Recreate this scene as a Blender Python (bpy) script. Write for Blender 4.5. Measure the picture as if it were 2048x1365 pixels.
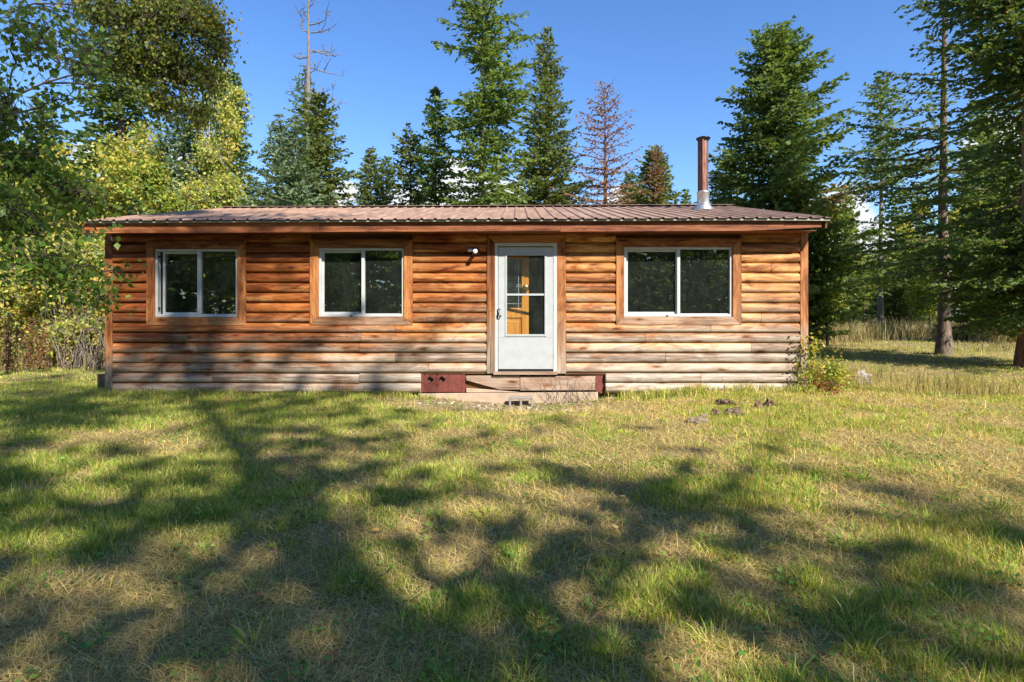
import bpy, math, random
import numpy as np
from mathutils import Vector, noise as mnoise

S = bpy.context.scene
for o in list(bpy.data.objects):
    bpy.data.objects.remove(o)

# ------------------------------------------------------------------ camera
F, CX, HY, CZ = 1150.0, 1034.0, 650.0, 1.12
cam = bpy.data.objects.new('camera', bpy.data.cameras.new('camera'))
S.collection.objects.link(cam); S.camera = cam
cam.location = (0, 0, CZ); cam.rotation_euler = (math.pi / 2, 0, 0)
cam.data.sensor_width = 36; cam.data.lens = F / 2048 * 36
cam.data.shift_x = -(CX - 1024) / 2048; cam.data.shift_y = (HY - 682.5) / 2048
cam.data.clip_start = 0.05; cam.data.clip_end = 6000

# ------------------------------------------------------------------ sky, sun, exposure
LX, LY, LZ = -0.70, 1.0, -0.98          # the way the sunlight travels
W = bpy.data.worlds.new("World"); S.world = W; W.use_nodes = True
nt = W.node_tree; N = nt.nodes; K = nt.links
bg = N['Background']; bg.inputs[1].default_value = 0.116
sky = N.new('ShaderNodeTexSky'); sky.sky_type = 'NISHITA'; sky.sun_disc = False
sky.sun_elevation = math.atan2(-LZ, math.hypot(LX, LY)); sky.sun_rotation = math.atan2(-LX, -LY)
sky.air_density = 1.0; sky.dust_density = 0.15; sky.ozone_density = 2.4; sky.altitude = 600
hsv = N.new('ShaderNodeHueSaturation'); hsv.inputs['Saturation'].default_value = 1.22; hsv.inputs['Hue'].default_value = .508
K.new(sky.outputs[0], hsv.inputs['Color'])
tc = N.new('ShaderNodeTexCoord')
cn = N.new('ShaderNodeTexNoise'); cn.inputs['Scale'].default_value = 7; cn.inputs['Detail'].default_value = 7
cn.inputs['Roughness'].default_value = 0.55
K.new(tc.outputs['Generated'], cn.inputs['Vector'])
def vdir(px, py):
    return Vector(((px - CX) / F, 1.0, (HY - py) / F)).normalized()
prev = None
for px, py, r in ((672, 400, .045), (700, 385, .035), (905, 345, .035), (925, 395, .06), (880, 420, .06), (960, 400, .05), (1240, 405, .03),
                  (1010, 430, .08), (790, 420, .055), (1700, 450, .06), (1730, 500, .08), (1650, 520, .06), (300, 400, .08), (180, 330, .03), (1985, 300, .05)):
    d = vdir(px, py)
    vm = N.new('ShaderNodeVectorMath'); vm.operation = 'DISTANCE'; vm.inputs[1].default_value = d
    K.new(tc.outputs['Generated'], vm.inputs[0])
    m = N.new('ShaderNodeMath'); m.operation = 'MULTIPLY_ADD'; m.inputs[1].default_value = -1 / r; m.inputs[2].default_value = 1.0
    K.new(vm.outputs['Value'], m.inputs[0])
    if prev is None: prev = m
    else:
        mx = N.new('ShaderNodeMath'); mx.operation = 'MAXIMUM'
        K.new(prev.outputs[0], mx.inputs[0]); K.new(m.outputs[0], mx.inputs[1]); prev = mx
ad = N.new('ShaderNodeMath'); ad.operation = 'MULTIPLY_ADD'; ad.inputs[1].default_value = 2.6
K.new(cn.outputs[0], ad.inputs[0]); K.new(prev.outputs[0], ad.inputs[2])
mr = N.new('ShaderNodeMapRange'); mr.interpolation_type = 'SMOOTHSTEP'
mr.inputs['From Min'].default_value = 1.42; mr.inputs['From Max'].default_value = 1.75
K.new(ad.outputs[0], mr.inputs['Value'])
cmix = N.new('ShaderNodeMix'); cmix.data_type = 'RGBA'; cmix.inputs['B'].default_value = (4.0, 4.1, 4.3, 1)
K.new(mr.outputs[0], cmix.inputs['Factor']); K.new(hsv.outputs[0], cmix.inputs['A']); K.new(cmix.outputs['Result'], bg.inputs[0])

sun = bpy.data.objects.new('sun', bpy.data.lights.new('sun', 'SUN'))
S.collection.objects.link(sun); sun.location = (5, -8, 12)
sun.data.energy = 4.6; sun.data.angle = math.radians(0.8); sun.data.color = (1.0, 0.93, 0.82)
sun.rotation_euler = Vector((LX, LY, LZ)).to_track_quat('-Z', 'Y').to_euler()
S.view_settings.view_transform = 'Standard'; S.view_settings.look = 'None'
S.view_settings.exposure = 1.12; S.view_settings.gamma = 1
S.render.engine = 'CYCLES'
S.cycles.max_bounces = 8; S.cycles.transparent_max_bounces = 12; S.cycles.diffuse_bounces = 3

# ------------------------------------------------------------------ helpers
def P(px, py, Y):
    return Vector(((px - CX) * Y / F, Y, CZ - (py - HY) * Y / F))
def wx(px): return (px - CX) * 0.008       # on the wall plane Y = 9.2
def wz(py): return CZ - (py - HY) * 0.008

def sstep(a, b, x):
    t = np.clip((x - a) / (b - a), 0, 1); return t * t * (3 - 2 * t)
_rs = np.random.RandomState(7); _lat = _rs.rand(256, 256)
def vnoise(x, y):
    x = np.asarray(x, float) + 1000.0; y = np.asarray(y, float) + 1000.0
    xi = np.floor(x).astype(int); yi = np.floor(y).astype(int)
    fx = x - xi; fy = y - yi; fx = fx * fx * (3 - 2 * fx); fy = fy * fy * (3 - 2 * fy)
    a = _lat[xi % 256, yi % 256]; b = _lat[(xi + 1) % 256, yi % 256]
    c = _lat[xi % 256, (yi + 1) % 256]; d = _lat[(xi + 1) % 256, (yi + 1) % 256]
    return (a * (1 - fx) + b * fx) * (1 - fy) + (c * (1 - fx) + d * fx) * fy
def fbm(x, y, sc, oc=4):
    s = 0; a = .5; t = 0
    for k in range(oc):
        s = s + a * vnoise(x * sc + 17.3 * k, y * sc - 9.1 * k); t += a; a *= .5; sc *= 2.03
    return s / t
def gz(x, y):
    x = np.asarray(x, float); y = np.asarray(y, float)
    z = -0.22 * sstep(8.5, 1.0, y)
    z = z + 0.02 * np.clip(y - 14, 0, 60) * sstep(-3, 6, x) + 0.006 * np.clip(y - 14, 0, 60)
    z = z - 0.15 * np.exp(-((x - .1) / 1.5) ** 2 - ((y - 8.75) / 1.0) ** 2)
    z = z + 0.05 * np.exp(-((x - 3.4) / 1.3) ** 2 - ((y - 8.3) / .8) ** 2)
    near = sstep(60, 20, y)
    z = z + (fbm(x, y, .55) - .5) * .10 * near + (fbm(x, y, 2.6, 3) - .5) * .035 * near
    return z
def g1(x, y): return float(gz(x, y))

def tag(o, label=None, cat=None, group=None, kind=None):
    if label: o['label'] = label
    if cat: o['category'] = cat
    if group: o['group'] = group
    if kind: o['kind'] = kind
    return o
def empty(name, loc, label, cat, group=None):
    o = bpy.data.objects.new(name, None); S.collection.objects.link(o); o.location = loc
    o.empty_display_size = .3
    return tag(o, label, cat, group)
def link(name, me, parent=None):
    o = bpy.data.objects.new(name, me); S.collection.objects.link(o)
    if parent is not None: o.parent = parent
    return o

def np_mesh(name, verts, tris=None, quads=None, mat=None, col=None, smooth=False):
    me = bpy.data.meshes.new(name)
    verts = np.asarray(verts, np.float32)
    nt_ = 0 if tris is None else len(tris); nq = 0 if quads is None else len(quads)
    me.vertices.add(len(verts)); me.vertices.foreach_set('co', verts.ravel())
    loops = []
    if nt_: loops.append(np.asarray(tris, np.int32).ravel())
    if nq: loops.append(np.asarray(quads, np.int32).ravel())
    L = np.concatenate(loops)
    me.loops.add(len(L)); me.loops.foreach_set('vertex_index', L)
    me.polygons.add(nt_ + nq)
    st = np.concatenate([np.arange(nt_) * 3, nt_ * 3 + np.arange(nq) * 4]).astype(np.int32)
    me.polygons.foreach_set('loop_start', st)
    if smooth: me.polygons.foreach_set('use_smooth', np.ones(nt_ + nq, bool))
    me.update(calc_edges=True)
    if col is not None:
        a = me.color_attributes.new('col', 'FLOAT_COLOR', 'POINT')
        c = np.ones((len(verts), 4), np.float32); c[:, :3] = col
        a.data.foreach_set('color', c.ravel())
    if mat: me.materials.append(mat)
    return me

class MB:
    """collects boxes, prisms, tubes, lathes; build() links ONE mesh object"""
    def __init__(s): s.v = []; s.f = []; s.r = []; s.rnd = random.Random(len(s.v) + 3)
    def add(s, vs, fs, r=None):
        b = len(s.v); r = s.rnd.random() if r is None else r
        s.v += [tuple(v) for v in vs]; s.r += [r] * len(vs)
        s.f += [tuple(i + b for i in f) for f in fs]; return s
    def box(s, x0, x1, y0, y1, z0, z1, r=None):
        vs = [(x, y, z) for z in (z0, z1) for y in (y0, y1) for x in (x0, x1)]
        return s.add(vs, [(0, 2, 3, 1), (4, 5, 7, 6), (0, 1, 5, 4), (2, 6, 7, 3), (0, 4, 6, 2), (1, 3, 7, 5)], r)
    def prism(s, poly, y0, y1, r=None):       # poly in the x-z plane, seen from the front
        n = len(poly); vs = [(x, y0, z) for x, z in poly] + [(x, y1, z) for x, z in poly]
        fs = [tuple(range(n)), tuple(range(2 * n - 1, n - 1, -1))] + [(i, n + i, n + (i + 1) % n, (i + 1) % n) for i in range(n)]
        return s.add(vs, fs, r)
    def tube(s, pts, rad, n=6, r=None, cap=True):
        pts = [Vector(p) for p in pts]; m = len(pts)
        if not hasattr(rad, '__len__'): rad = [rad] * m
        vs = []
        for i, p in enumerate(pts):
            d = (pts[min(i + 1, m - 1)] - pts[max(i - 1, 0)]); d = d.normalized() if d.length > 1e-9 else Vector((0, 0, 1))
            a = d.cross(Vector((0, 0, 1)) if abs(d.z) < .9 else Vector((0, 1, 0))).normalized(); b = d.cross(a)
            for k in range(n):
                t = 2 * math.pi * k / n
                vs.append(p + (a * math.cos(t) + b * math.sin(t)) * rad[i])
        fs = [(i * n + k, i * n + (k + 1) % n, (i + 1) * n + (k + 1) % n, (i + 1) * n + k) for i in range(m - 1) for k in range(n)]
        if cap: fs += [tuple(range(n - 1, -1, -1)), tuple(range((m - 1) * n, m * n))]
        return s.add(vs, fs, r)
    def lathe(s, prof, c, n=24, r=None):      # prof: list of (radius, z)
        vs = [(c[0] + q * math.cos(2 * math.pi * k / n), c[1] + q * math.sin(2 * math.pi * k / n), c[2] + z) for q, z in prof for k in range(n)]
        m = len(prof)
        fs = [(i * n + k, i * n + (k + 1) % n, (i + 1) * n + (k + 1) % n, (i + 1) * n + k) for i in range(m - 1) for k in range(n)]
        return s.add(vs, fs, r)
    def mesh(s, name, mat, origin=(0, 0, 0), smooth=False):
        me = bpy.data.meshes.new(name)
        o = Vector(origin)
        me.from_pydata([tuple(Vector(v) - o) for v in s.v], [], s.f)
        a = me.attributes.new('rnd', 'FLOAT', 'POINT'); a.data.foreach_set('value', np.array(s.r, np.float32))
        me.validate(); me.update()
        if smooth: me.polygons.foreach_set('use_smooth', [True] * len(me.polygons))
        me.materials.append(mat); return me
    def build(s, name, mat, parent=None, origin=(0, 0, 0), smooth=False, bevel=0, autosmooth=None):
        o = link(name, s.mesh(name, mat, origin, smooth), parent)
        if parent is None: o.location = origin
        if bevel:
            m = o.modifiers.new('bevel', 'BEVEL'); m.width = bevel; m.segments = 2; m.limit_method = 'ANGLE'; m.angle_limit = math.radians(50)
        return o

# ------------------------------------------------------------------ materials
def newmat(name):
    m = bpy.data.materials.new(name); m.use_nodes = True
    return m, m.node_tree.nodes, m.node_tree.links, m.node_tree.nodes['Principled BSDF']
def ramp(N, stops, interp='LINEAR'):
    r = N.new('ShaderNodeValToRGB'); e = r.color_ramp.elements; r.color_ramp.interpolation = interp
    while len(e) < len(stops): e.new(.5)
    for q, (p, c) in zip(e, stops): q.position = p; q.color = (*c, 1) if len(c) == 3 else c
    return r
def mth(N, K, op, a, b=None, c=None, clamp=False):
    m = N.new('ShaderNodeMath'); m.operation = op; m.use_clamp = clamp
    for i, v in enumerate((a, b, c)):
        if v is None: continue
        if isinstance(v, (int, float)): m.inputs[i].default_value = v
        else: K.new(v, m.inputs[i])
    return m.outputs[0]
def mixc(N, K, f, a, b, mode='MIX'):
    m = N.new('ShaderNodeMix'); m.data_type = 'RGBA'; m.blend_type = mode
    for nm, v in (('Factor', f), ('A', a), ('B', b)):
        if isinstance(v, (int, float)): m.inputs[nm].default_value = v
        elif isinstance(v, tuple): m.inputs[nm].default_value = (*v, 1)
        else: K.new(v, m.inputs[nm])
    return m.outputs['Result']
def noise(N, K, vec, scale, detail=4, rough=.55, dist=0):
    n = N.new('ShaderNodeTexNoise'); n.inputs['Scale'].default_value = scale; n.inputs['Detail'].default_value = detail
    n.inputs['Roughness'].default_value = rough; n.inputs['Distortion'].default_value = dist
    K.new(vec, n.inputs['Vector']); return n.outputs[0]
def mapping(N, K, vec, scale=(1, 1, 1), loc=(0, 0, 0)):
    m = N.new('ShaderNodeMapping'); m.inputs['Scale'].default_value = scale; m.inputs['Location'].default_value = loc
    K.new(vec, m.inputs[0]); return m.outputs[0]
def bump(N, K, h, b, dist=.01, strength=.6):
    q = N.new('ShaderNodeBump'); q.inputs['Strength'].default_value = strength; q.inputs['Distance'].default_value = dist
    K.new(h, q.inputs['Height']); K.new(q.outputs[0], b.inputs['Normal'])

def wood(name, fresh=((.20, .075, .018), (.42, .19, .055)), grey=((.16, .125, .09), (.40, .34, .27)), axis='x',
         weather=(0.2, 1.5), xw=0.0, stain=.5, knots=True, rough=.62, course=None):
    """weather: (z where the wood is wholly silvered, z where it keeps its stain)"""
    m, N, K, b = newmat(name)
    co = N.new('ShaderNodeTexCoord').outputs['Object']
    at = N.new('ShaderNodeAttribute'); at.attribute_name = 'rnd'; rnd = at.outputs['Fac']
    off = N.new('ShaderNodeCombineXYZ')
    K.new(mth(N, K, 'MULTIPLY', rnd, 37.0), off.inputs[0]); K.new(mth(N, K, 'MULTIPLY', rnd, 11.0), off.inputs[1])
    va = N.new('ShaderNodeVectorMath'); va.operation = 'ADD'; K.new(co, va.inputs[0]); K.new(off.outputs[0], va.inputs[1])
    v = va.outputs[0]
    sx = (1, 1, 1)
    g = {'x': (1.2, 26, 26), 'z': (26, 26, 1.2), 'y': (26, 1.2, 26)}[axis]
    gf = {'x': (5, 150, 150), 'z': (150, 150, 5), 'y': (150, 5, 150)}[axis]
    bl = {'x': (.9, 3.5, 3.5), 'z': (3.5, 3.5, .9), 'y': (3.5, .9, 3.5)}[axis]
    n1 = noise(N, K, mapping(N, K, v, g), 1, 5, .6, .6)
    n2 = noise(N, K, mapping(N, K, v, gf), 1, 3, .6)
    n3 = noise(N, K, mapping(N, K, v, bl), 1.3, 4, .6, .8)
    n4 = noise(N, K, mapping(N, K, co, bl, (3, 7, 1)), 1.15, 8, .72, 1.6)
    gr = mth(N, K, 'ADD', mth(N, K, 'MULTIPLY', n1, .75), mth(N, K, 'MULTIPLY', n2, .35))
    gr = mth(N, K, 'ADD', gr, mth(N, K, 'MULTIPLY_ADD', rnd, .22, -.11))
    f1 = ramp(N, [(.36, fresh[0]), (.68, fresh[1])]); K.new(gr, f1.inputs[0])
    g1_ = ramp(N, [(.36, grey[0]), (.66, grey[1])]); K.new(gr, g1_.inputs[0])
    dk = ramp(N, [(.38, (.30, .17, .10)), (.47, (.72, .58, .46)), (.56, (1, 1, 1))]); K.new(n4, dk.inputs[0])
    fr = mixc(N, K, stain, f1.outputs[0], dk.outputs[0], 'MULTIPLY')
    if course:     # the sheltered left half has kept a deeper, redder stain
        sx_ = N.new('ShaderNodeSeparateXYZ'); K.new(co, sx_.inputs[0])
        xf = mth(N, K, 'ADD', sx_.outputs[0], mth(N, K, 'MULTIPLY_ADD', n3, 5.0, -2.5))
        xr = N.new('ShaderNodeMapRange'); xr.inputs['From Min'].default_value = -5.0; xr.inputs['From Max'].default_value = -1.0; K.new(xf, xr.inputs['Value'])
        fr = mixc(N, K, 1.0, fr, mixc(N, K, xr.outputs[0], (.68, .56, .42), (.96, .97, .98)), 'MULTIPLY')
    gy = mixc(N, K, stain * .55, g1_.outputs[0], dk.outputs[0], 'MULTIPLY')
    sep = N.new('ShaderNodeSeparateXYZ'); K.new(co, sep.inputs[0])
    z = mth(N, K, 'ADD', sep.outputs[2], mth(N, K, 'MULTIPLY_ADD', n3, 1.5, -.75))
    z = mth(N, K, 'ADD', z, mth(N, K, 'MULTIPLY_ADD', rnd, .3, -.15))
    if course:     # the crown of each log sheds its stain first, the sheltered upper edge keeps it
        ph = mth(N, K, 'FRACT', mth(N, K, 'DIVIDE', mth(N, K, 'SUBTRACT', sep.outputs[2], course[0]), course[1]))
        z = mth(N, K, 'ADD', z, mth(N, K, 'MULTIPLY_ADD', ph, 1.1, -.62))
    if xw: z = mth(N, K, 'ADD', z, mth(N, K, 'MULTIPLY', sep.outputs[0], -xw))
    w = N.new('ShaderNodeMapRange'); w.interpolation_type = 'SMOOTHSTEP'
    w.inputs['From Min'].default_value = weather[0]; w.inputs['From Max'].default_value = weather[1]; K.new(z, w.inputs['Value'])
    c = mixc(N, K, w.outputs[0], gy, fr)
    if course:     # old run-off and oil stains, blotchy and strongest on the left half and round the openings
        n5 = noise(N, K, mapping(N, K, co, (.55, 1.0, 1.5), (11, 2, 4)), 1.5, 7, .68, .9)
        lf = N.new('ShaderNodeMapRange'); lf.inputs['From Min'].default_value = 4.5; lf.inputs['From Max'].default_value = -4.0
        lf.inputs['To Min'].default_value = -.06; lf.inputs['To Max'].default_value = .10; K.new(sep.outputs[0], lf.inputs['Value'])
        r5 = ramp(N, [(.47, (0, 0, 0)), (.58, (1, 1, 1))])
        lz = N.new('ShaderNodeMapRange'); lz.inputs['From Min'].default_value = .25; lz.inputs['From Max'].default_value = 1.15
        lz.inputs['To Min'].default_value = -.17; lz.inputs['To Max'].default_value = .0; K.new(sep.outputs[2], lz.inputs['Value'])
        K.new(mth(N, K, 'ADD', mth(N, K, 'ADD', n5, lf.outputs[0]), lz.outputs[0]), r5.inputs[0])
        c = mixc(N, K, mth(N, K, 'MULTIPLY', r5.outputs[0], .85), c, mixc(N, K, 1.0, c, (.72, .455, .26), 'MULTIPLY'))
        n6 = noise(N, K, mapping(N, K, co, (.8, 1.0, 5.0), (1, 9, 14)), 1.7, 7, .7, 1.0)
        r6 = ramp(N, [(.54, (0, 0, 0)), (.66, (1, 1, 1))]); K.new(n6, r6.inputs[0])
        c = mixc(N, K, mth(N, K, 'MULTIPLY', r6.outputs[0], .6), c, mixc(N, K, 1.0, c, (.42, .32, .26), 'MULTIPLY'))
    h = gr
    if knots:
        kv = N.new('ShaderNodeTexVoronoi'); kv.inputs['Scale'].default_value = 1.0
        km = {'x': (1.9, 6.2, 6.2), 'z': (6.2, 6.2, 1.9), 'y': (6.2, 1.9, 6.2)}[axis]
        nv = N.new('ShaderNodeVectorMath'); nv.operation = 'SCALE'; nv.inputs['Scale'].default_value = .12
        nn = N.new('ShaderNodeTexNoise'); nn.inputs['Scale'].default_value = 14; K.new(v, nn.inputs['Vector'])
        K.new(nn.outputs['Color'], nv.inputs[0])
        vv = N.new('ShaderNodeVectorMath'); vv.operation = 'ADD'
        K.new(mapping(N, K, v, km), vv.inputs[0]); K.new(nv.outputs[0], vv.inputs[1]); K.new(vv.outputs[0], kv.inputs['Vector'])
        kr = ramp(N, [(.0, (.06, .028, .012)), (.07, (.16, .065, .025)), (.12, (.55, .36, .22)), (.17, (.85, .7, .55)), (.3, (1, 1, 1))]); K.new(kv.outputs['Distance'], kr.inputs[0])
        c = mixc(N, K, .85, c, kr.outputs[0], 'MULTIPLY')
        # long drying cracks
        cr = noise(N, K, mapping(N, K, v, {'x': (.8, 60, 60), 'z': (60, 60, .8), 'y': (60, .8, 60)}[axis]), 1, 2, .5)
        cc = ramp(N, [(.27, (.25, .2, .16)), (.31, (1, 1, 1))]); K.new(cr, cc.inputs[0])
        c = mixc(N, K, .8, c, cc.outputs[0], 'MULTIPLY')
        h = mth(N, K, 'MULTIPLY', gr, cc.outputs[0])
    K.new(c, b.inputs['Base Color']); b.inputs['Roughness'].default_value = rough
    b.inputs['Specular IOR Level'].default_value = .3
    bump(N, K, h, b, .006, .7)
    return m

def plain(name, c, rough=.5, metal=0, nscale=8, var=.12, bmp=0, spec=.5):
    m, N, K, b = newmat(name)
    co = N.new('ShaderNodeTexCoord').outputs['Object']
    n = noise(N, K, co, nscale, 6, .6)
    r = ramp(N, [(.3, tuple(x * (1 - var) for x in c)), (.7, tuple(min(1, x * (1 + var)) for x in c))]); K.new(n, r.inputs[0])
    K.new(r.outputs[0], b.inputs['Base Color']); b.inputs['Roughness'].default_value = rough; b.inputs['Metallic'].default_value = metal
    b.inputs['Specular IOR Level'].default_value = spec
    if bmp: bump(N, K, n, b, bmp)
    return m
def leafmat(name, trans=.35, rough=.55, gain=1.0):
    m, N, K, b = newmat(name)
    at = N.new('ShaderNodeAttribute'); at.attribute_name = 'col'
    c = at.outputs['Color']
    K.new(c, b.inputs['Base Color']); b.inputs['Roughness'].default_value = rough; b.inputs['Specular IOR Level'].default_value = .25
    t = N.new('ShaderNodeBsdfTranslucent')
    K.new(mixc(N, K, 1.0, c, (1.5, 1.4, .7), 'MULTIPLY'), t.inputs[0])
    ms = N.new('ShaderNodeMixShader'); ms.inputs[0].default_value = trans
    K.new(b.outputs[0], ms.inputs[1]); K.new(t.outputs[0], ms.inputs[2]); K.new(ms.outputs[0], N['Material Output'].inputs[0])
    return m
def glassmat(name, tint, refl=.10):
    m, N, K, b = newmat(name); N.remove(b)
    t = N.new('ShaderNodeBsdfTransparent'); t.inputs[0].default_value = (*tint, 1)
    g = N.new('ShaderNodeBsdfGlossy'); g.inputs[0].default_value = (.95, 1, .97, 1); g.inputs['Roughness'].default_value = .01
    co = N.new('ShaderNodeTexCoord').outputs['Object']
    n = noise(N, K, co, 2.2, 2, .4)
    q = N.new('ShaderNodeBump'); q.inputs['Strength'].default_value = .035; q.inputs['Distance'].default_value = .01; K.new(n, q.inputs['Height']); K.new(q.outputs[0], g.inputs['Normal'])
    d = N.new('ShaderNodeBsdfDiffuse'); d.inputs[0].default_value = (.26, .30, .27, 1)
    lw = N.new('ShaderNodeLayerWeight'); lw.inputs['Blend'].default_value = .5
    fac = mth(N, K, 'MULTIPLY_ADD', mth(N, K, 'POWER', lw.outputs['Facing'], 5.0), .9, .04 + refl, clamp=True)
    ms = N.new('ShaderNodeMixShader'); K.new(fac, ms.inputs[0]); K.new(t.outputs[0], ms.inputs[1]); K.new(g.outputs[0], ms.inputs[2])
    # a film of dust on the pane
    dn = noise(N, K, mapping(N, K, co, (6, 6, 2.5)), 1.6, 5, .7)
    df = ramp(N, [(.30, (.012, .012, .012)), (.85, (.055, .055, .055))]); K.new(dn, df.inputs[0])
    m2 = N.new('ShaderNodeMixShader'); K.new(df.outputs[0], m2.inputs[0]); K.new(ms.outputs[0], m2.inputs[1]); K.new(d.outputs[0], m2.inputs[2])
    K.new(m2.outputs[0], N['Material Output'].inputs[0]); return m

M = {}
M['log'] = wood('log_siding', ((.22, .078, .018), (.72, .38, .135)), ((.20, .155, .12), (.53, .475, .405)), 'x', (.12, 1.8), .06, .95, course=(CZ - (786 - HY) * .008, .1597))
M['board'] = wood('stained_board_x', ((.14, .05, .015), (.48, .21, .07)), ((.22, .17, .12), (.5, .42, .33)), 'x', (.45, 1.7), .05, .85)
M['boardz'] = wood('stained_board_z', ((.15, .052, .015), (.47, .20, .065)), ((.18, .14, .10), (.44, .37, .29)), 'z', (.15, 1.4), .05, .85)
M['fascia'] = wood('fascia_wood', ((.085, .026, .012), (.42, .15, .055)), ((.3, .22, .16), (.5, .42, .34)), 'x', (-1, 1.0), 0, .75)
M['dark_wood'] = wood('dark_wood', ((.08, .04, .015), (.2, .09, .03)), ((.08, .04, .015), (.2, .09, .03)), 'x', (-2, -1), 0, .4)
M['greyboard'] = wood('grey_board', ((.26, .17, .12), (.42, .31, .24)), ((.3, .22, .17), (.46, .38, .31)), 'x', (-.3, .4), 0, .5)
M['oak'] = wood('oak_door', ((.36, .14, .02), (.62, .29, .05)), ((.36, .14, .02), (.62, .29, .05)), 'z', (-3, -2), 0, .15, knots=False, rough=.35)
M['red'] = plain('red_painted_board', (.15, .035, .026), .6, 0, 20, .3, .004)
M['beige'] = plain('beige_painted_beam', (.40, .30, .21), .7, 0, 6, .22, .004)
M['white'] = plain('white_painted_metal', (.385, .405, .41), .42, 0, 7, .07)
M['vinyl'] = plain('white_vinyl', (.46, .47, .46), .42, 0, 3, .05)
M['drip'] = plain('pale_metal_drip_edge', (.33, .33, .27), .4, .3, 5, .2)
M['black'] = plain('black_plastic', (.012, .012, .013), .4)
M['iron'] = plain('dark_iron', (.04, .04, .042), .4, .8)
M['brass'] = plain('brass', (.7, .52, .22), .25, 1.0)
M['screen'] = plain('insect_screen', (.02, .022, .022), .7)
M['galv'] = plain('galvanised_steel', (.50, .52, .53), .38, .75, 12, .2)
M['concrete'] = plain('concrete', (.25, .225, .195), .9, 0, 30, .25, .01)
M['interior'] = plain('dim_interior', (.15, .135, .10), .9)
M['curtain'] = plain('white_curtain', (.75, .74, .70), .9)
M['bulb'] = plain('frosted_bulb', (.85, .85, .82), .25)
M['stone'] = plain('pale_stone', (.34, .32, .29), .9, 0, 14, .35, .02)
M['fieldstone'] = plain('earthy_stone', (.20, .15, .10), .95, 0, 22, .4, .02)
M['rotten'] = wood('rotten_wood', ((.10, .06, .035), (.3, .22, .14)), ((.10, .06, .035), (.34, .27, .2)), 'x', (-3, -2), 0, .6)
M['needle'] = leafmat('conifer_needles', .38, .6)
M['leaf'] = leafmat('broad_leaves', .42, .45)
M['grass'] = leafmat('grass_blades', .34, .6)
M['glass'] = glassmat('window_glass', (.66, .70, .66), .10)
M['doorglass'] = glassmat('door_glass', (.93, .94, .93), -.02)
# roof metal: brown paint with rust-pale wear
def roofmat():
    m, N, K, b = newmat('brown_ribbed_metal')
    co = N.new('ShaderNodeTexCoord').outputs['Object']
    n = noise(N, K, mapping(N, K, co, (5, .8, 1)), 1.6, 6, .65)
    r = ramp(N, [(.3, (.19, .11, .075)), (.55, (.33, .21, .145)), (.8, (.46, .33, .25))]); K.new(n, r.inputs[0])
    K.new(r.outputs[0], b.inputs['Base Color']); b.inputs['Metallic'].default_value = .0; b.inputs['Roughness'].default_value = .62; b.inputs['Specular IOR Level'].default_value = .25
    return m
M['roof'] = roofmat()
def rustmat():
    m, N, K, b = newmat('rusty_pipe')
    co = N.new('ShaderNodeTexCoord').outputs['Object']
    n = noise(N, K, mapping(N, K, co, (16, 16, 4)), 1, 6, .7)
    r = ramp(N, [(.3, (.05, .02, .015)), (.50, (.17, .065, .04)), (.68, (.25, .12, .08)), (.78, (.36, .29, .26))]); K.new(n, r.inputs[0])
    K.new(r.outputs[0], b.inputs['Base Color']); b.inputs['Metallic'].default_value = .3; b.inputs['Roughness'].default_value = .5
    bump(N, K, n, b, .003); return m
M['rust'] = rustmat()
def barkmat(name, a, c, sc=(9, 9, 2.2), birch=False):
    m, N, K, b = newmat(name)
    co = N.new('ShaderNodeTexCoord').outputs['Object']
    n = noise(N, K, mapping(N, K, co, sc), 2, 6, .65, .5)
    r = ramp(N, [(.35, a), (.62, c)]); K.new(n, r.inputs[0]); col = r.outputs[0]
    if birch:
        n2 = noise(N, K, mapping(N, K, co, (5, 5, 22)), 1, 3, .5)
        r2 = ramp(N, [(.36, (.08, .07, .06)), (.42, (1, 1, 1))]); K.new(n2, r2.inputs[0]); col = mixc(N, K, 1.0, col, r2.outputs[0], 'MULTIPLY')
    K.new(col, b.inputs['Base Color']); b.inputs['Roughness'].default_value = .9; bump(N, K, n, b, .03, .8)
    return m
M['bark'] = barkmat('conifer_bark', (.06, .042, .03), (.22, .165, .12))
M['greybark'] = barkmat('grey_bark', (.09, .075, .06), (.25, .205, .165))
M['redbark'] = barkmat('red_bark', (.12, .055, .03), (.32, .17, .10))
M['birch'] = barkmat('birch_bark', (.40, .37, .32), (.62, .58, .52), (4, 4, 10), True)
M['twig'] = barkmat('twig_bark', (.05, .035, .025), (.15, .11, .08))

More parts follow.
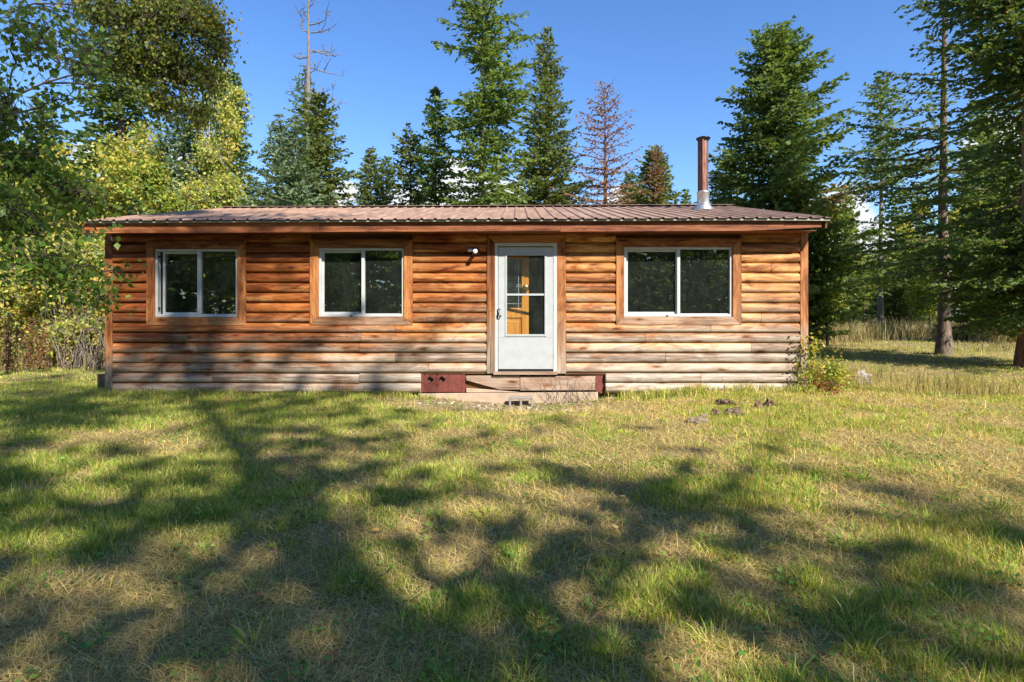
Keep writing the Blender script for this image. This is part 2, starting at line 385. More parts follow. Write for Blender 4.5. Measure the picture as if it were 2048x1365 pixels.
# ------------------------------------------------------------------ ground
def ground():
    xs = np.concatenate([-np.geomspace(900, 16, 26), np.arange(-15, 15, .11), np.geomspace(15, 900, 26)])
    ys = np.concatenate([-np.geomspace(400, 5, 18), np.arange(-4.5, 20, .11), np.geomspace(20, 3000, 46)])
    X, Y = np.meshgrid(xs, ys); Z = gz(X, Y)
    nx, ny = len(xs), len(ys)
    V = np.stack([X.ravel(), Y.ravel(), Z.ravel()], 1)
    i = np.arange(nx * ny).reshape(ny, nx)
    q = np.stack([i[:-1, :-1], i[:-1, 1:], i[1:, 1:], i[1:, :-1]], -1).reshape(-1, 4)
    m, N, K, b = newmat('thatch_and_soil')
    co = N.new('ShaderNodeTexCoord').outputs['Object']
    n1 = noise(N, K, co, .9, 5, .6); n2 = noise(N, K, co, 55, 4, .7); n3 = noise(N, K, co, 7, 5, .65)
    r = ramp(N, [(.3, (.10, .075, .04)), (.5, (.28, .21, .11)), (.72, (.48, .38, .22))])
    K.new(mth(N, K, 'ADD', mth(N, K, 'MULTIPLY', n2, .55), mth(N, K, 'MULTIPLY', n3, .45)), r.inputs[0])
    r2 = ramp(N, [(.42, (.10, .13, .03)), (.62, (.26, .27, .07))]); K.new(n2, r2.inputs[0])
    f = ramp(N, [(.46, (0, 0, 0)), (.60, (1, 1, 1))]); K.new(mth(N, K, 'ADD', mth(N, K, 'MULTIPLY', n1, .6), mth(N, K, 'MULTIPLY', n3, .4)), f.inputs[0])
    K.new(mixc(N, K, f.outputs[0], r.outputs[0], r2.outputs[0]), b.inputs['Base Color'])
    b.inputs['Roughness'].default_value = .95; b.inputs['Specular IOR Level'].default_value = .1
    bump(N, K, n2, b, .03, .9)
    o = link('ground', np_mesh('ground', V, quads=q, mat=m, smooth=True)); o['kind'] = 'structure'
ground()

# far wooded hill seen through the gap on the right
def hill():
    nx, ny = 90, 14
    V = []
    for j in range(ny):
        for i in range(nx):
            x = -900 + 2700 * i / (nx - 1); y = 1300 + 700 * j / (ny - 1)
            h = (150 + 70 * math.sin(x * .0031 + 1) + 30 * mnoise.noise(Vector((x * .006, y * .004, 0)))) * math.sin(math.pi * min(1, j / (ny - 1) * 1.0)) ** .8
            V.append((x, y, h - 6))
    q = [(j * nx + i, j * nx + i + 1, (j + 1) * nx + i + 1, (j + 1) * nx + i) for j in range(ny - 1) for i in range(nx - 1)]
    o = link('hill', np_mesh('hill', V, quads=q, mat=plain('wooded_hillside', (.06, .085, .07), .95, 0, .02, .4), smooth=True)); o['kind'] = 'structure'
hill()

# ------------------------------------------------------------------ cabin
O = (0.0, 12.85, 0.0)
XL, XR = wx(217), wx(1610); YF, YB = 9.2, 16.5
cab = empty('log_cabin', O, 'weathered log-sided cabin with brown ribbed metal roof and white storm door', 'cabin')
WIN = [dict(o=(313, 478, 499, 635), t=(297, 494, 483, 651), m=400, ajar=True),
       dict(o=(639, 809, 497, 634), t=(622, 826, 480, 650), m=727, ajar=False),
       dict(o=(1247, 1463, 495, 634), t=(1231, 1480, 478, 650), m=1356, ajar=False)]
DOOR = dict(o=(990, 1114, 487, 750), t=(974, 1131, 471, 747))
# front log siding
def siding():
    rnd = random.Random(11); mb = MB(); pitch = .1597; z0 = wz(786)
    joints = {0: [570, 1561], 1: [428, 720, 1400], 2: [404, 858], 3: [792, 1330], 4: [398, 720, 1500], 5: [724, 1290], 6: [792, 1420], 7: [433, 1520], 8: [], 9: [], 12: [1540], 13: [1380]}
    for k in range(16):
        zb = z0 + k * pitch; zt = zb + pitch; zm = (zb + zt) / 2
        spans = [(228, 843), (1210, 1598)] if k < 2 else [(228, 974.5), (1130.5, 1598)]
        for w in WIN:
            t = w['t']
            if wz(t[3]) - .03 < zm < wz(t[2]) + .03:
                ns = []
                for a, c in spans:
                    if a < t[0] and c > t[1]: ns += [(a, t[0] + .5), (t[1] - .5, c)]
                    else: ns.append((a, c))
                spans = ns
        pcs = []
        for a, c in spans:
            js = [j for j in joints.get(k, []) if a + 25 < j < c - 25]
            e = [a] + js + [c]
            for i in range(len(e) - 1): pcs.append((wx(e[i]) + (.0012 if i else 0), wx(e[i + 1]) - .0012, i == 0, i == len(e) - 2))
        for xa, xb, la, lb in pcs:
            r = rnd.random(); n = max(3, int((xb - xa) / .12) + 1); na = 11
            sag = rnd.uniform(-.003, .003); dp = rnd.uniform(0, .006); ph = rnd.uniform(0, 9)
            vs = []; fs = []
            xa += 0 if la else .002; xb -= 0 if lb else .002; xs = [xa + (xb - xa) * i / (n - 1) for i in range(n)]
            # scalloped ends where a log meets a board
            exs = ([xa, xa + .012] + xs[1:-1] + [xb - .012, xb])
            for i, x in enumerate(exs):
                edge = .80 if (i == 0 and la) or (i == len(exs) - 1 and lb) else 1
                wv = .0035 * math.sin(x * 2.3 + ph) + .0025 * mnoise.noise(Vector((x * 2.1, k * 3.1, 0)))
                droop = 0
                if k == 1 and xb < wx(721) and xb > wx(719): droop = -.022 * ((x - xa) / (xb - xa)) ** 2
                for j in range(na):
                    u = -1 + 2 * j / (na - 1)
                    p = (1 - abs(u) ** 2.8) ** .5
                    y = YF + .004 - (.060 - dp) * p * edge + .002 * mnoise.noise(Vector((x * 5, u * 2 + k * 5, 1)))
                    z = zm + u * (pitch / 2 - .0008) * (edge if edge < 1 else 1) + sag + wv * (1 - u * u) * .5 + droop
                    vs.append((x, y, z))
                vs.append((x, YF + .02, zt)); vs.append((x, YF + .02, zb))
            m = na + 2; ne = len(exs)
            for i in range(ne - 1):
                for j in range(m):
                    fs.append((i * m + j, i * m + (j + 1) % m, (i + 1) * m + (j + 1) % m, (i + 1) * m + j))
            fs.append(tuple(range(m - 1, -1, -1))); fs.append(tuple(range((ne - 1) * m, ne * m)))
            mb.add(vs, fs, r)
    o = mb.build('wall', M['log'], cab, O, smooth=True)
    o.data.set_sharp_from_angle(angle=math.radians(38))
siding()
def shell():
    # sheathing behind the logs, with real openings
    mb = MB()
    ops = [(w['o'], 1) for w in WIN] + [(DOOR['o'], 1)]
    xs = sorted([XL + .02, XR - .02] + [wx(o[0][i]) for o in ops for i in (0, 1)])
    ztop = 2.62
    for i in range(len(xs) - 1):
        a, c = xs[i], xs[i + 1]; mid = (a + c) / 2
        op = [o[0] for o in ops if wx(o[0][0]) < mid < wx(o[0][1])]
        if op:
            o = op[0]
            if wz(o[3]) > .35: mb.box(a, c, YF + .022, YF + .12, .02, wz(o[3]), .5)
            mb.box(a, c, YF + .022, YF + .12, wz(o[2]), ztop, .5)
        else: mb.box(a, c, YF + .022, YF + .12, .02, ztop, .5)
    mb.build('sheathing', M['dark_wood'], cab, O)
    s = MB()    # sides and back
    for x0, x1 in ((XL, XL + .12), (XR - .12, XR)):
        s.box(x0, x1, YF + .123, YB, .0, 2.6)
        x_ = x0 + .003, x1 - .003
        s.add([(x, y, z) for x in x_ for y, z in ((YF + .13, 2.6), (YB, 2.6), ((YF + YB) / 2, 3.58))],
              [(0, 1, 2), (5, 4, 3), (0, 2, 5, 3), (1, 4, 5, 2), (0, 3, 4, 1)])
    s.box(XL + .12, XR - .12, YB - .12, YB, .0, 2.6)
    s.build('side_wall', M['board'], cab, O)
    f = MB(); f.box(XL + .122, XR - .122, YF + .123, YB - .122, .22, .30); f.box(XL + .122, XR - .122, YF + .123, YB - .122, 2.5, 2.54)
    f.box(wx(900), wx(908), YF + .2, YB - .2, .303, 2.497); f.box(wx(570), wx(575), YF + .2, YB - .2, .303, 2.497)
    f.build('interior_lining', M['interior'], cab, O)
shell()
def roof():
    yr = 12.85; tilt = .0042
    ye = 8.71; sl = (3.746 - 2.722) / (yr - ye)
    def zs(x, y): return 2.722 + tilt * (x + .3) + sl * ((y if y < yr else 2 * yr - y) - ye)
    x0, x1 = -6.58, 4.80
    mb = MB(); per = .203; xs = []; x = x0
    while x < x1:
        for dx, h in ((0, 0), (.035, 0), (.052, .020), (.078, .020), (.095, 0), (.15, .002)):
            if x + dx < x1: xs.append((x + dx, h))
        x += per
    xs.append((x1, 0))
    for ya, yb in ((ye, yr), (yr, 2 * yr - ye)):
        ys = [ya + (yb - ya) * i / 8 for i in range(9)]
        vs = [(x, y, zs(x, y) + h + .004 * mnoise.noise(Vector((x * .8, y, 0)))) for y in ys for x, h in xs]
        n = len(xs)
        mb.add(vs, [(j * n + i, j * n + i + 1, (j + 1) * n + i + 1, (j + 1) * n + i) for j in range(8) for i in range(n - 1)], .5)
        th = .006
        vs2 = [(x, y, z - th) for x, y, z in vs]
        mb.add(vs2, [(j * n + i, (j + 1) * n + i, (j + 1) * n + i + 1, j * n + i + 1) for j in range(8) for i in range(n - 1)], .5)
    r = mb.build('roof', M['roof'], cab, O)
    # ridge cap
    c = MB(); n = 24
    vs = []; 
    for i in range(n + 1):
        x = x0 - .01 + (x1 - x0 + .02) * i / n
        for dy, dz in ((-.17, -.017), (0, .026), (.17, -.017)):
            vs.append((x, yr + dy, zs(x, yr) + dz + .022))
    c.add(vs, [(i * 3 + k, i * 3 + k + 1, i * 3 + k + 4, i * 3 + k + 3) for i in range(n) for k in (0, 1)])
    c.build('ridge_cap', M['roof'], r, O)
    # sheathing deck and soffit under the metal
    d = MB()
    def strip(xa, xb, yA, yB, t0, t1):
        vs = [(x, y, zs(x, y) - t) for t in (t1, t0) for y in (yA, yB) for x in (xa, xb)]
        d.add(vs, [(0, 2, 3, 1), (4, 5, 7, 6), (0, 1, 5, 4), (2, 6, 7, 3), (0, 4, 6, 2), (1, 3, 7, 5)])
    strip(-6.55, 4.76, 8.835, yr, .012, .035); strip(-6.55, 4.76, yr, 2 * yr - 8.80, .012, .035)
    d.build('roof_deck', M['dark_wood'], cab, O)
    # fascia boards butted, each with its own look
    jo = [(-6.64, wx(636) * .95), (wx(636) * .95, wx(1121) * .95), (wx(1121) * .95, 4.66)]
    fb = MB()
    for i, (a, b_) in enumerate(jo):
        a += .0015; zo = (0, .004, -.006)[i]
        vs = []
        for x in (a, b_ - .0015):
            zt = zs(x, 8.78) - .028
            low = 2.548 + tilt * (x + .3) + zo
            if i == 2 and x > 4: low += .05
            vs += [(x, 8.792 + .002 * i, low), (x, 8.792 + .002 * i, zt), (x, 8.83, zt), (x, 8.83, low)]
        if i == 2:
            xm = 3.5; zt = zs(xm, 8.78) - .028; low = 2.548 + tilt * (xm + .3) + zo
            mid = [(xm, 8.796, low), (xm, 8.796, zt), (xm, 8.83, zt), (xm, 8.83, low)]
            vs = vs[:4] + mid + vs[4:]
            fb.add(vs, [(0, 1, 5, 4), (1, 2, 6, 5), (2, 3, 7, 6), (3, 0, 4, 7), (4, 5, 9, 8), (5, 6, 10, 9), (6, 7, 11, 10), (7, 4, 8, 11), (3, 2, 1, 0), (8, 9, 10, 11)], .3)
        else:
            fb.add(vs, [(0, 1, 5, 4), (1, 2, 6, 5), (2, 3, 7, 6), (3, 0, 4, 7), (3, 2, 1, 0), (4, 5, 6, 7)], (.9, .25, .3)[i])
    fb.build('fascia', M['fascia'], cab, O)
    # pale drip edge between metal and fascia
    de = MB()
    for a, b_ in ((-6.56, .6), (.603, 3.5), (3.503, 4.76)):
        dd = .0 if a < 3 else .012
        vs = []
        for x in (a, b_):
            e = dd if x == b_ else 0
            z = zs(x, 8.73)
            vs += [(x, 8.735, z - .034 - e), (x, 8.735, z - .010), (x, 8.788, z - .008), (x, 8.788, z - .034 - e)]
        de.add(vs, [(0, 1, 5, 4), (1, 2, 6, 5), (2, 3, 7, 6), (3, 0, 4, 7), (3, 2, 1, 0), (4, 5, 6, 7)])
    de.build('drip_edge', M['drip'], cab, O)
    # soffit and frieze
    so = MB(); so.box(-6.5, 4.6, 8.832, YF - .05, 2.563, 2.578); so.box(XL + .09, XR - .09, YF - .048, YF + .02, wz(467) + .004, 2.60)
    so.build('soffit', M['fascia'], cab, O)
    # rake boards on both gables
    for x in (-6.555, 4.735):
        for ya, yb in ((8.835, yr), (yr, 2 * yr - 8.80)):
            vs = [(xx, y, zs(x, y) - t) for t in (.17, .037) for y in (ya, yb) for xx in (x, x + .03)]
            MB().add(vs, [(0, 2, 3, 1), (4, 5, 7, 6), (0, 1, 5, 4), (2, 6, 7, 3), (0, 4, 6, 2), (1, 3, 7, 5)]).build('rake_board', M['dark_wood'], cab, O)
    # stove pipe
    px, py = 3.74, 11.55; zb = zs(px, py)
    st = MB(); st.lathe([(.098, zb + .33), (.098, zb + .9), (.1005, zb + .905), (.1005, zb + .93), (.098, zb + .935), (.097, 4.84), (.08, 4.84)], (px, py, 0), 28)
    st.box(px - .104, px - .096, py - .02, py + .02, zb + .34, 4.83)
    st.box(px - .045, px - .025, py - .104, py - .09, zb + .34, 4.83)
    pp = st.build('stovepipe', M['rust'], cab, O, smooth=False)
    sm = MB(); sm.lathe([(.0, 4.905), (.05, 4.90), (.135, 4.868), (.140, 4.855), (.13, 4.848), (.098, 4.80), (.094, 4.78)], (px, py, 0), 28)
    sm.build('pipe_cap', M['iron'], pp, O, smooth=True)
    co = MB(); co.lathe([(.118, zb + .08), (.118, zb + .32), (.124, zb + .325), (.124, zb + .345), (.104, zb + .36)], (px, py, 0), 28)
    co.build('pipe_collar', M['galv'], pp, O, smooth=True)
    fl = MB(); fl.lathe([(.205, zb - .03), (.20, zb + .0), (.15, zb + .055), (.145, zb + .075), (.152, zb + .08), (.152, zb + .1), (.119, zb + .11)], (px, py, 0), 28)
    fl.build('flashing', M['galv'], pp, O, smooth=True)
roof()
def corner_boards():
    c = MB(); c.box(XL - .03, wx(228), YF - .045, YF + .125, -.05, 2.56); c.build('corner_board', M['boardz'], cab, O, bevel=.004)
    c = MB(); c.box(wx(1598.5), XR + .03, YF - .045, YF + .125, -.03, 2.61, .8); c.build('corner_board', M['boardz'], cab, O, bevel=.004)
corner_boards()

def casing(par, name, o, t, y0, y1, bottom=True):
    """mitred boards round an opening, pixel boxes (x0,x1,ytop,ybottom); each board its own mesh"""
    a = [wx(o[0]), wx(o[1]), wz(o[2]), wz(o[3])]; b = [wx(t[0]), wx(t[1]), wz(t[2]), wz(t[3])]
    g = .001
    def bd(poly, m): q = MB(); q.rnd = random.Random(poly[0][0] * 31 + poly[1][1]); q.prism(poly, y0, y1); q.build(name, M[m], par, O, bevel=.004)
    bd([(b[0] + g, b[2]), (b[1] - g, b[2]), (a[1], a[2] + g), (a[0], a[2] + g)][::-1], 'board')
    if bottom:
        bd([(b[0] + g, b[3]), (b[1] - g, b[3]), (a[1], a[3] - g), (a[0], a[3] - g)], 'board')
        bd([(b[0], b[3] + g), (a[0], a[3]), (a[0], a[2]), (b[0], b[2] - g)], 'boardz')
        bd([(b[1], b[3] + g), (b[1], b[2] - g), (a[1], a[2]), (a[1], a[3])], 'boardz')
    else:
        bd([(b[0], b[3]), (a[0], b[3]), (a[0], a[2]), (b[0], b[2] - g)], 'boardz')
        bd([(b[1], b[3]), (b[1], b[2] - g), (a[1], a[2]), (a[1], b[3])], 'boardz')
def ring(mb, x0, x1, z0, z1, w, y0, y1, wb=None):
    wb = w if wb is None else wb
    mb.box(x0, x1, y0, y1, z1 - w, z1); mb.box(x0, x1, y0, y1, z0, z0 + wb)
    mb.box(x0, x0 + w, y0, y1, z0 + wb, z1 - w); mb.box(x1 - w, x1, y0, y1, z0 + wb, z1 - w)

for i, w in enumerate(WIN):
    o = w['o']; x0, x1, z1, z0 = wx(o[0]) + .002, wx(o[1]) - .002, wz(o[2]) - .002, wz(o[3]) + .002; xm = wx(w['m'])
    fr = MB(); ring(fr, x0, x1, z0, z1, .034, YF - .035, YF + .06, .04); fr.box(xm - .024, xm + .024, YF - .038, YF + .05, z0 + .04, z1 - .034)
    fr.box(x0 + .034, x1 - .034, YF + .0, YF + .012, z0 + .04, z0 + .05)
    wn = fr.build('window', M['vinyl'], cab, O, bevel=.003)
    casing(wn, 'casing_board', o, w['t'], YF - .062, YF - .001)
    # sliding sash in the left half, set further in
    sh = MB(); dx = .055 if w['ajar'] else .0
    ring(sh, x0 + .034 + dx, xm + .0, z0 + .041, z1 - .035, .035, YF + .014, YF + .04)
    sh.build('sash', M['vinyl'], wn, O, bevel=.002)
    p = MB(); p.box(x0 + .068 + dx, xm - .034, YF + .024, YF + .028, z0 + .075, z1 - .069)
    p.build('pane', M['glass'], wn, O)
    p = MB(); p.box(xm + .022, x1 - .033, YF + .004, YF + .008, z0 + .039, z1 - .033)
    p.build('pane', M['glass'], wn, O)
    if w['ajar']:
        q = MB()
        for zz in (z1 - .12, z0 + .14): q.box(x0 + .045, x0 + .06, YF - .028, YF + .002, zz - .018, zz + .018)
        q.tube([(x0 + .035, YF - .025, z1 - .06), (x0 + .055, YF - .025, (z0 + z1) / 2 + .1), (x0 + .05, YF - .025, z0 + .08)], .004)
        q.build('latch', M['iron'], wn, O)
    else:
        q = MB(); q.box(xm - .20, xm - .165, YF - .045, YF - .036, z0 + .006, z0 + .022); q.build('latch', M['iron'], wn, O)
    # backing blind of the shaded room
    if i == 2:
        for k, (a, b_, zt, zb) in enumerate(((1408, 1416, 562, 584), (1420, 1429, 560, 583), (1408, 1415, 610, 632))):
            vs = []; n = 6
            for s_ in range(n + 1):
                x = wx(a) + (wx(b_) - wx(a)) * s_ / n + .12; y = YF + .62 + .02 * math.sin(s_ * 2.1)
                vs += [(x, y, wz(zt) - .06), (x + .01, y, wz(zb) - .06)]
            MB().add(vs, [(2 * s_, 2 * s_ + 1, 2 * s_ + 3, 2 * s_ + 2) for s_ in range(n)]).build('curtain', M['curtain'], wn, O)

def door():
    o = DOOR['o']; x0, x1, z1 = wx(o[0]) + .002, wx(o[1]) - .002, wz(o[2]) - .002; zs_ = wz(743)
    casing(cab, 'door_casing', o, DOOR['t'], YF - .062, YF - .001, False)
    fr = MB(); w = .052
    fr.box(x0, x1, YF - .058, YF + .12, z1 - w, z1); fr.box(x0, x0 + .045, YF - .058, YF + .12, zs_, z1 - w); fr.box(x1 - .06, x1, YF - .058, YF + .12, zs_, z1 - w)
    fr.build('door_frame', M['vinyl'], cab, O, bevel=.003)
    th = MB(); th.box(wx(987), wx(1114), YF - .10, YF + .12, wz(749), wz(743)); th.build('threshold', M['greyboard'], cab, O, bevel=.003)
    # storm door leaf
    a, b_, zt, zb = wx(997), wx(1107), wz(496), wz(738)
    gx0, gx1, gz1, gz0 = wx(1014), wx(1089), wz(512), wz(669)
    y0, y1 = YF - .05, YF - .012
    lf = MB()
    lf.box(a, gx0, y0, y1, zb, zt); lf.box(gx1, b_, y0, y1, zb, zt); lf.box(gx0, gx1, y0, y1, gz1, zt); lf.box(gx0, gx1, y0, y1, zb, gz0)
    sd = lf.build('storm_door', M['white'], cab, O)
    mo = MB(); ring(mo, gx0 - .028, gx1 + .028, gz0 - .03, gz1 + .028, .028, y0 - .010, y0 - .001, .028)
    mo.box(gx0, gx1, y0 + .002, y1 - .01, wz(592), wz(588)); mo.box(a + .02, b_ - .02, y0 - .004, y0 - .001, gz0 - .048, gz0 - .044)
    mo.build('glazing_bead', M['white'], sd, O, bevel=.002)
    g = MB(); g.box(gx0 + .001, gx1 - .001, y0 + .018, y0 + .022, gz0 + .001, gz1 - .001); g.build('pane', M['doorglass'], sd, O)
    h = MB(); hx = wx(998); hz = wz(628)
    h.box(hx - .03, hx - .012, y0 - .012, y0 - .001, hz - .075, hz + .07)
    h.tube([(hx - .02, y0 - .01, hz + .06), (hx + .02, y0 - .05, hz + .075), (hx + .0, y0 - .06, hz + .01), (hx + .005, y0 - .055, hz - .04), (hx + .03, y0 - .04, hz - .05), (hx + .035, y0 - .02, hz - .02)], .009, 8)
    h.build('handle', M['iron'], sd, O)
    sw = MB(); sw.box(a + .004, b_ - .004, y0 + .01, y1 - .01, zs_ + .002, zb - .001); sw.build('door_sweep', M['black'], sd, O)
    for z in (zt - .2, (zt + zb) / 2, zb + .2): MB().tube([(b_ + .006, y0 - .006, z - .035), (b_ + .006, y0 - .006, z + .035)], .007, 8).build('hinge', M['white'], sd, O)
    # oak door standing ajar behind it, hinged on the left
    ang = math.radians(12); H = Vector((-.45, YF + .135, .305)); ux = Vector((math.cos(ang), math.sin(ang), 0)); un = Vector((-math.sin(ang), math.cos(ang), 0))
    def db(mb, u0, u1, n0, n1, v0, v1):
        vs = [H + ux * u + un * n + Vector((0, 0, v)) for v in (v0, v1) for n in (n0, n1) for u in (u0, u1)]
        mb.add(vs, [(0, 2, 3, 1), (4, 5, 7, 6), (0, 1, 5, 4), (2, 6, 7, 3), (0, 4, 6, 2), (1, 3, 7, 5)])
    WD = .66; st = MB(); vt = 2.02
    db(st, 0, .12, 0, .045, 0, vt); db(st, WD - .12, WD, 0, .045, 0, vt)
    db(st, .12, WD - .12, 0, .045, 0, .2); db(st, .12, WD - .12, 0, .045, .93, 1.09); db(st, .12, WD - .12, 0, .045, vt - .12, vt)
    inn = st.build('entry_door', M['oak'], cab, O, bevel=.005)
    pn = MB(); db(pn, .122, WD - .122, .02, .035, .202, .928); db(pn, .165, WD - .165, .006, .02, .25, .88); pn.build('door_panel', M['oak'], inn, O, bevel=.008)
    gl = MB(); db(gl, .121, WD - .121, .02, .024, 1.091, vt - .121); gl.build('pane', M['doorglass'], inn, O)
    le = MB()
    for u in (.17, WD - .17): db(le, u - .004, u + .004, .014, .019, 1.095, vt - .125)
    for v in (1.16, 1.44, 1.47): db(le, .125, .21, .012, .0135, v - .004, v + .004); db(le, WD - .21, WD - .125, .012, .0135, v - .004, v + .004)
    db(le, .21, WD - .21, .012, .0135, 1.156, 1.164)
    le.build('leading', M['galv'], inn, O)
    kn = MB(); c = H + ux * (WD - .06) + Vector((0, 0, 1.42))
    kn.tube([c + un * -.002, c + un * -.012], [.05, .05], 16)
    kn.tube([c + un * -.012, c + un * -.035, c + un * -.05, c + un * -.08, c + un * -.085], [.018, .022, .046, .05, .03], 16)
    kn.tube([c + un * -.03 + ux * .0 + Vector((0, 0, -.02)), c + un * -.04 + Vector((0, 0, -.07)) - ux * .02, c + un * -.03 + Vector((0, 0, -.13)) - ux * .05], [.006, .007, .004], 8)
    kn.build('doorknob', M['brass'], inn, O, smooth=True)
door()

def wall_light():
    c = Vector((wx(952.5), YF - .05, wz(503)))
    b = MB(); b.box(wx(945), wx(960), YF - .062, YF - .03, wz(512), wz(495.5))
    l = b.build('wall_light', M['board'], cab, O, bevel=.004)
    k = MB(); k.tube([c + Vector((0, -.012, .01)), c + Vector((0, -.03, .01))], [.045, .042], 20); k.build('mounting_plate', M['black'], l, O)
    s = MB(); s.tube([c + Vector((0, -.03, .01)), c + Vector((0, -.05, .0)), c + Vector((0, -.095, -.012))], [.018, .03, .034], 16)
    s.tube([c + Vector((-.045, -.03, .008)), c + Vector((-.052, -.035, .008)), c + Vector((-.125, -.06, .0))], [.02, .027, .028], 16)
    s.build('lamp_socket', M['galv'], l, O, smooth=False)
    q = MB(); d = Vector((-.05, -1, -.28)).normalized(); p = c + Vector((0, -.096, -.012))
    q.tube([p + d * t for t in (0, .02, .05, .085, .105, .113)], [.02, .026, .036, .036, .024, .006], 18); q.build('bulb', M['bulb'], l, O, smooth=True)
wall_light()

def skirting():
    # red board panel with two round vents
    m = MB(); xs = [843, 849, 874, 898, 923, 931]; zt, zb = wz(749), wz(784)
    y0 = YF - .03
    hol = [(861.5, 759), (885, 758.5)]
    for i in range(5):
        a, b_ = wx(xs[i]) + .0015, wx(xs[i + 1]) - .0015
        hl = [h for h in hol if xs[i] < h[0] < xs[i + 1]]
        if not hl: m.box(a, b_, y0 + (.004 if i in (0, 4) else 0), y0 + .02, zb, zt)
        else:
            cx_, cz_ = wx(hl[0][0]), wz(hl[0][1]); R = .042; n = 24
            # board with a true hole: rings of quads out to the board's edge
            cir = [(cx_ + R * math.cos(2 * math.pi * k / n), cz_ + R * math.sin(2 * math.pi * k / n)) for k in range(n)]
            def out(k):
                t = 2 * math.pi * k / n; dx, dz = math.cos(t), math.sin(t)
                s = min(((b_ - cx_) / dx if dx > 1e-6 else (a - cx_) / dx if dx < -1e-6 else 9), ((zt - cz_) / dz if dz > 1e-6 else (zb + .1 - cz_) / dz if dz < -1e-6 else 9))
                return (cx_ + dx * s, cz_ + dz * s)
            ou = [out(k) for k in range(n)]
            vs = [(x, y0, z) for x, z in cir + ou] + [(x, y0 + .02, z) for x, z in cir + ou]
            fs = [(k, (k + 1) % n, n + (k + 1) % n, n + k) for k in range(n)] + [(2 * n + k, 3 * n + k, 3 * n + (k + 1) % n, 2 * n + (k + 1) % n) for k in range(n)]
            fs += [(k, 2 * n + k, 2 * n + (k + 1) % n, (k + 1) % n) for k in range(n)]
            m.add(vs, fs); m.box(a, b_, y0, y0 + .02, zb, zb + .1)
            for kx, kz in ((a, zt), (b_, zt)):
                near = min(ou, key=lambda q: (q[0] - kx) ** 2 + (q[1] - kz) ** 2)
    vp = m.build('vent_panel', M['red'], cab, O)
    for h in hol:
        n = 24; cx_, cz_ = wx(h[0]), wz(h[1])
        pts = [(cx_ + .044 * math.cos(2 * math.pi * k / n), y0 - .002, cz_ + .044 * math.sin(2 * math.pi * k / n)) for k in range(n + 1)]
        MB().tube(pts, .0035, 6).build('vent_rim', M['iron'], vp, O)
    d = MB(); d.box(XL + .03, XR - .03, YF + .06, YF + .10, -.3, wz(744)); d.build('crawl_space_shade', M['black'], cab, O)  # black sheet standing in for the shade in the gap under the wall
    # grey patch boards under the door
    g = MB()
    g.prism([(wx(933), wz(751)), (wx(933), wz(760.5)), (wx(999), wz(779)), (wx(1039.5), wz(779)), (wx(1039.5), wz(751))], YF - .045, YF - .02, .2)
    g.prism([(wx(1040.5), wz(753)), (wx(1040.5), wz(781)), (wx(1190), wz(780)), (wx(1190), wz(752))], YF - .052, YF - .022, .7)
    g.build('patch_board', M['greyboard'], cab, O, bevel=.003)
    r = MB(); r.prism([(wx(1191), wz(751)), (wx(1191), wz(784)), (wx(1203), wz(784)), (wx(1205), wz(771)), (wx(1203), wz(762)), (wx(1205), wz(751))], YF - .045, YF - .02)
    r.build('red_board', M['red'], cab, O)
    for q in (MB().box(wx(845), wx(975), YF - .02, YF + .05, wz(747.5), wz(745)), MB().box(wx(1130), wx(1210), YF - .02, YF + .05, wz(749), wz(745))): q.build('sill_plate', M['dark_wood'], cab, O)
    f = MB()
    f.prism([(wx(838), wz(787)), (wx(838), wz(830)), (wx(1195), wz(830)), (wx(1195), wz(784)), (wx(1070), wz(785)), (wx(935), wz(786))], YF - .06, YF + .04, .4)
    f.prism([(wx(933), wz(776)), (wx(933), wz(785)), (wx(1040), wz(784.5)), (wx(990), wz(780))], YF - .055, YF - .0, .8)
    f.build('foundation_beam', M['beige'], cab, O, bevel=.006)
    for q in (MB().box(XL + .1, wx(836), YF - .02, YF + .03, -.3, wz(792)), MB().box(wx(1212), XR - .05, YF - .02, YF + .03, -.3, wz(795))): q.build('footing', M['concrete'], cab, O)
skirting()

# black drum standing at the left corner
def drum():
    x, y = P(210, 770, 9.6).x, 9.6; z = g1(x, y)
    m = MB(); m.lathe([(0, .0), (.10, 0), (.105, .01), (.105, .12), (.109, .125), (.105, .13), (.105, .28), (.112, .285), (.112, .30), (.10, .302), (0, .302)], (x, y, z - .02), 20)
    o = m.build('black_bucket', M['black'], None, (x, y, z), smooth=False)
    tag(o, 'black plastic bucket tucked behind the left corner of the cabin', 'bucket')
drum()

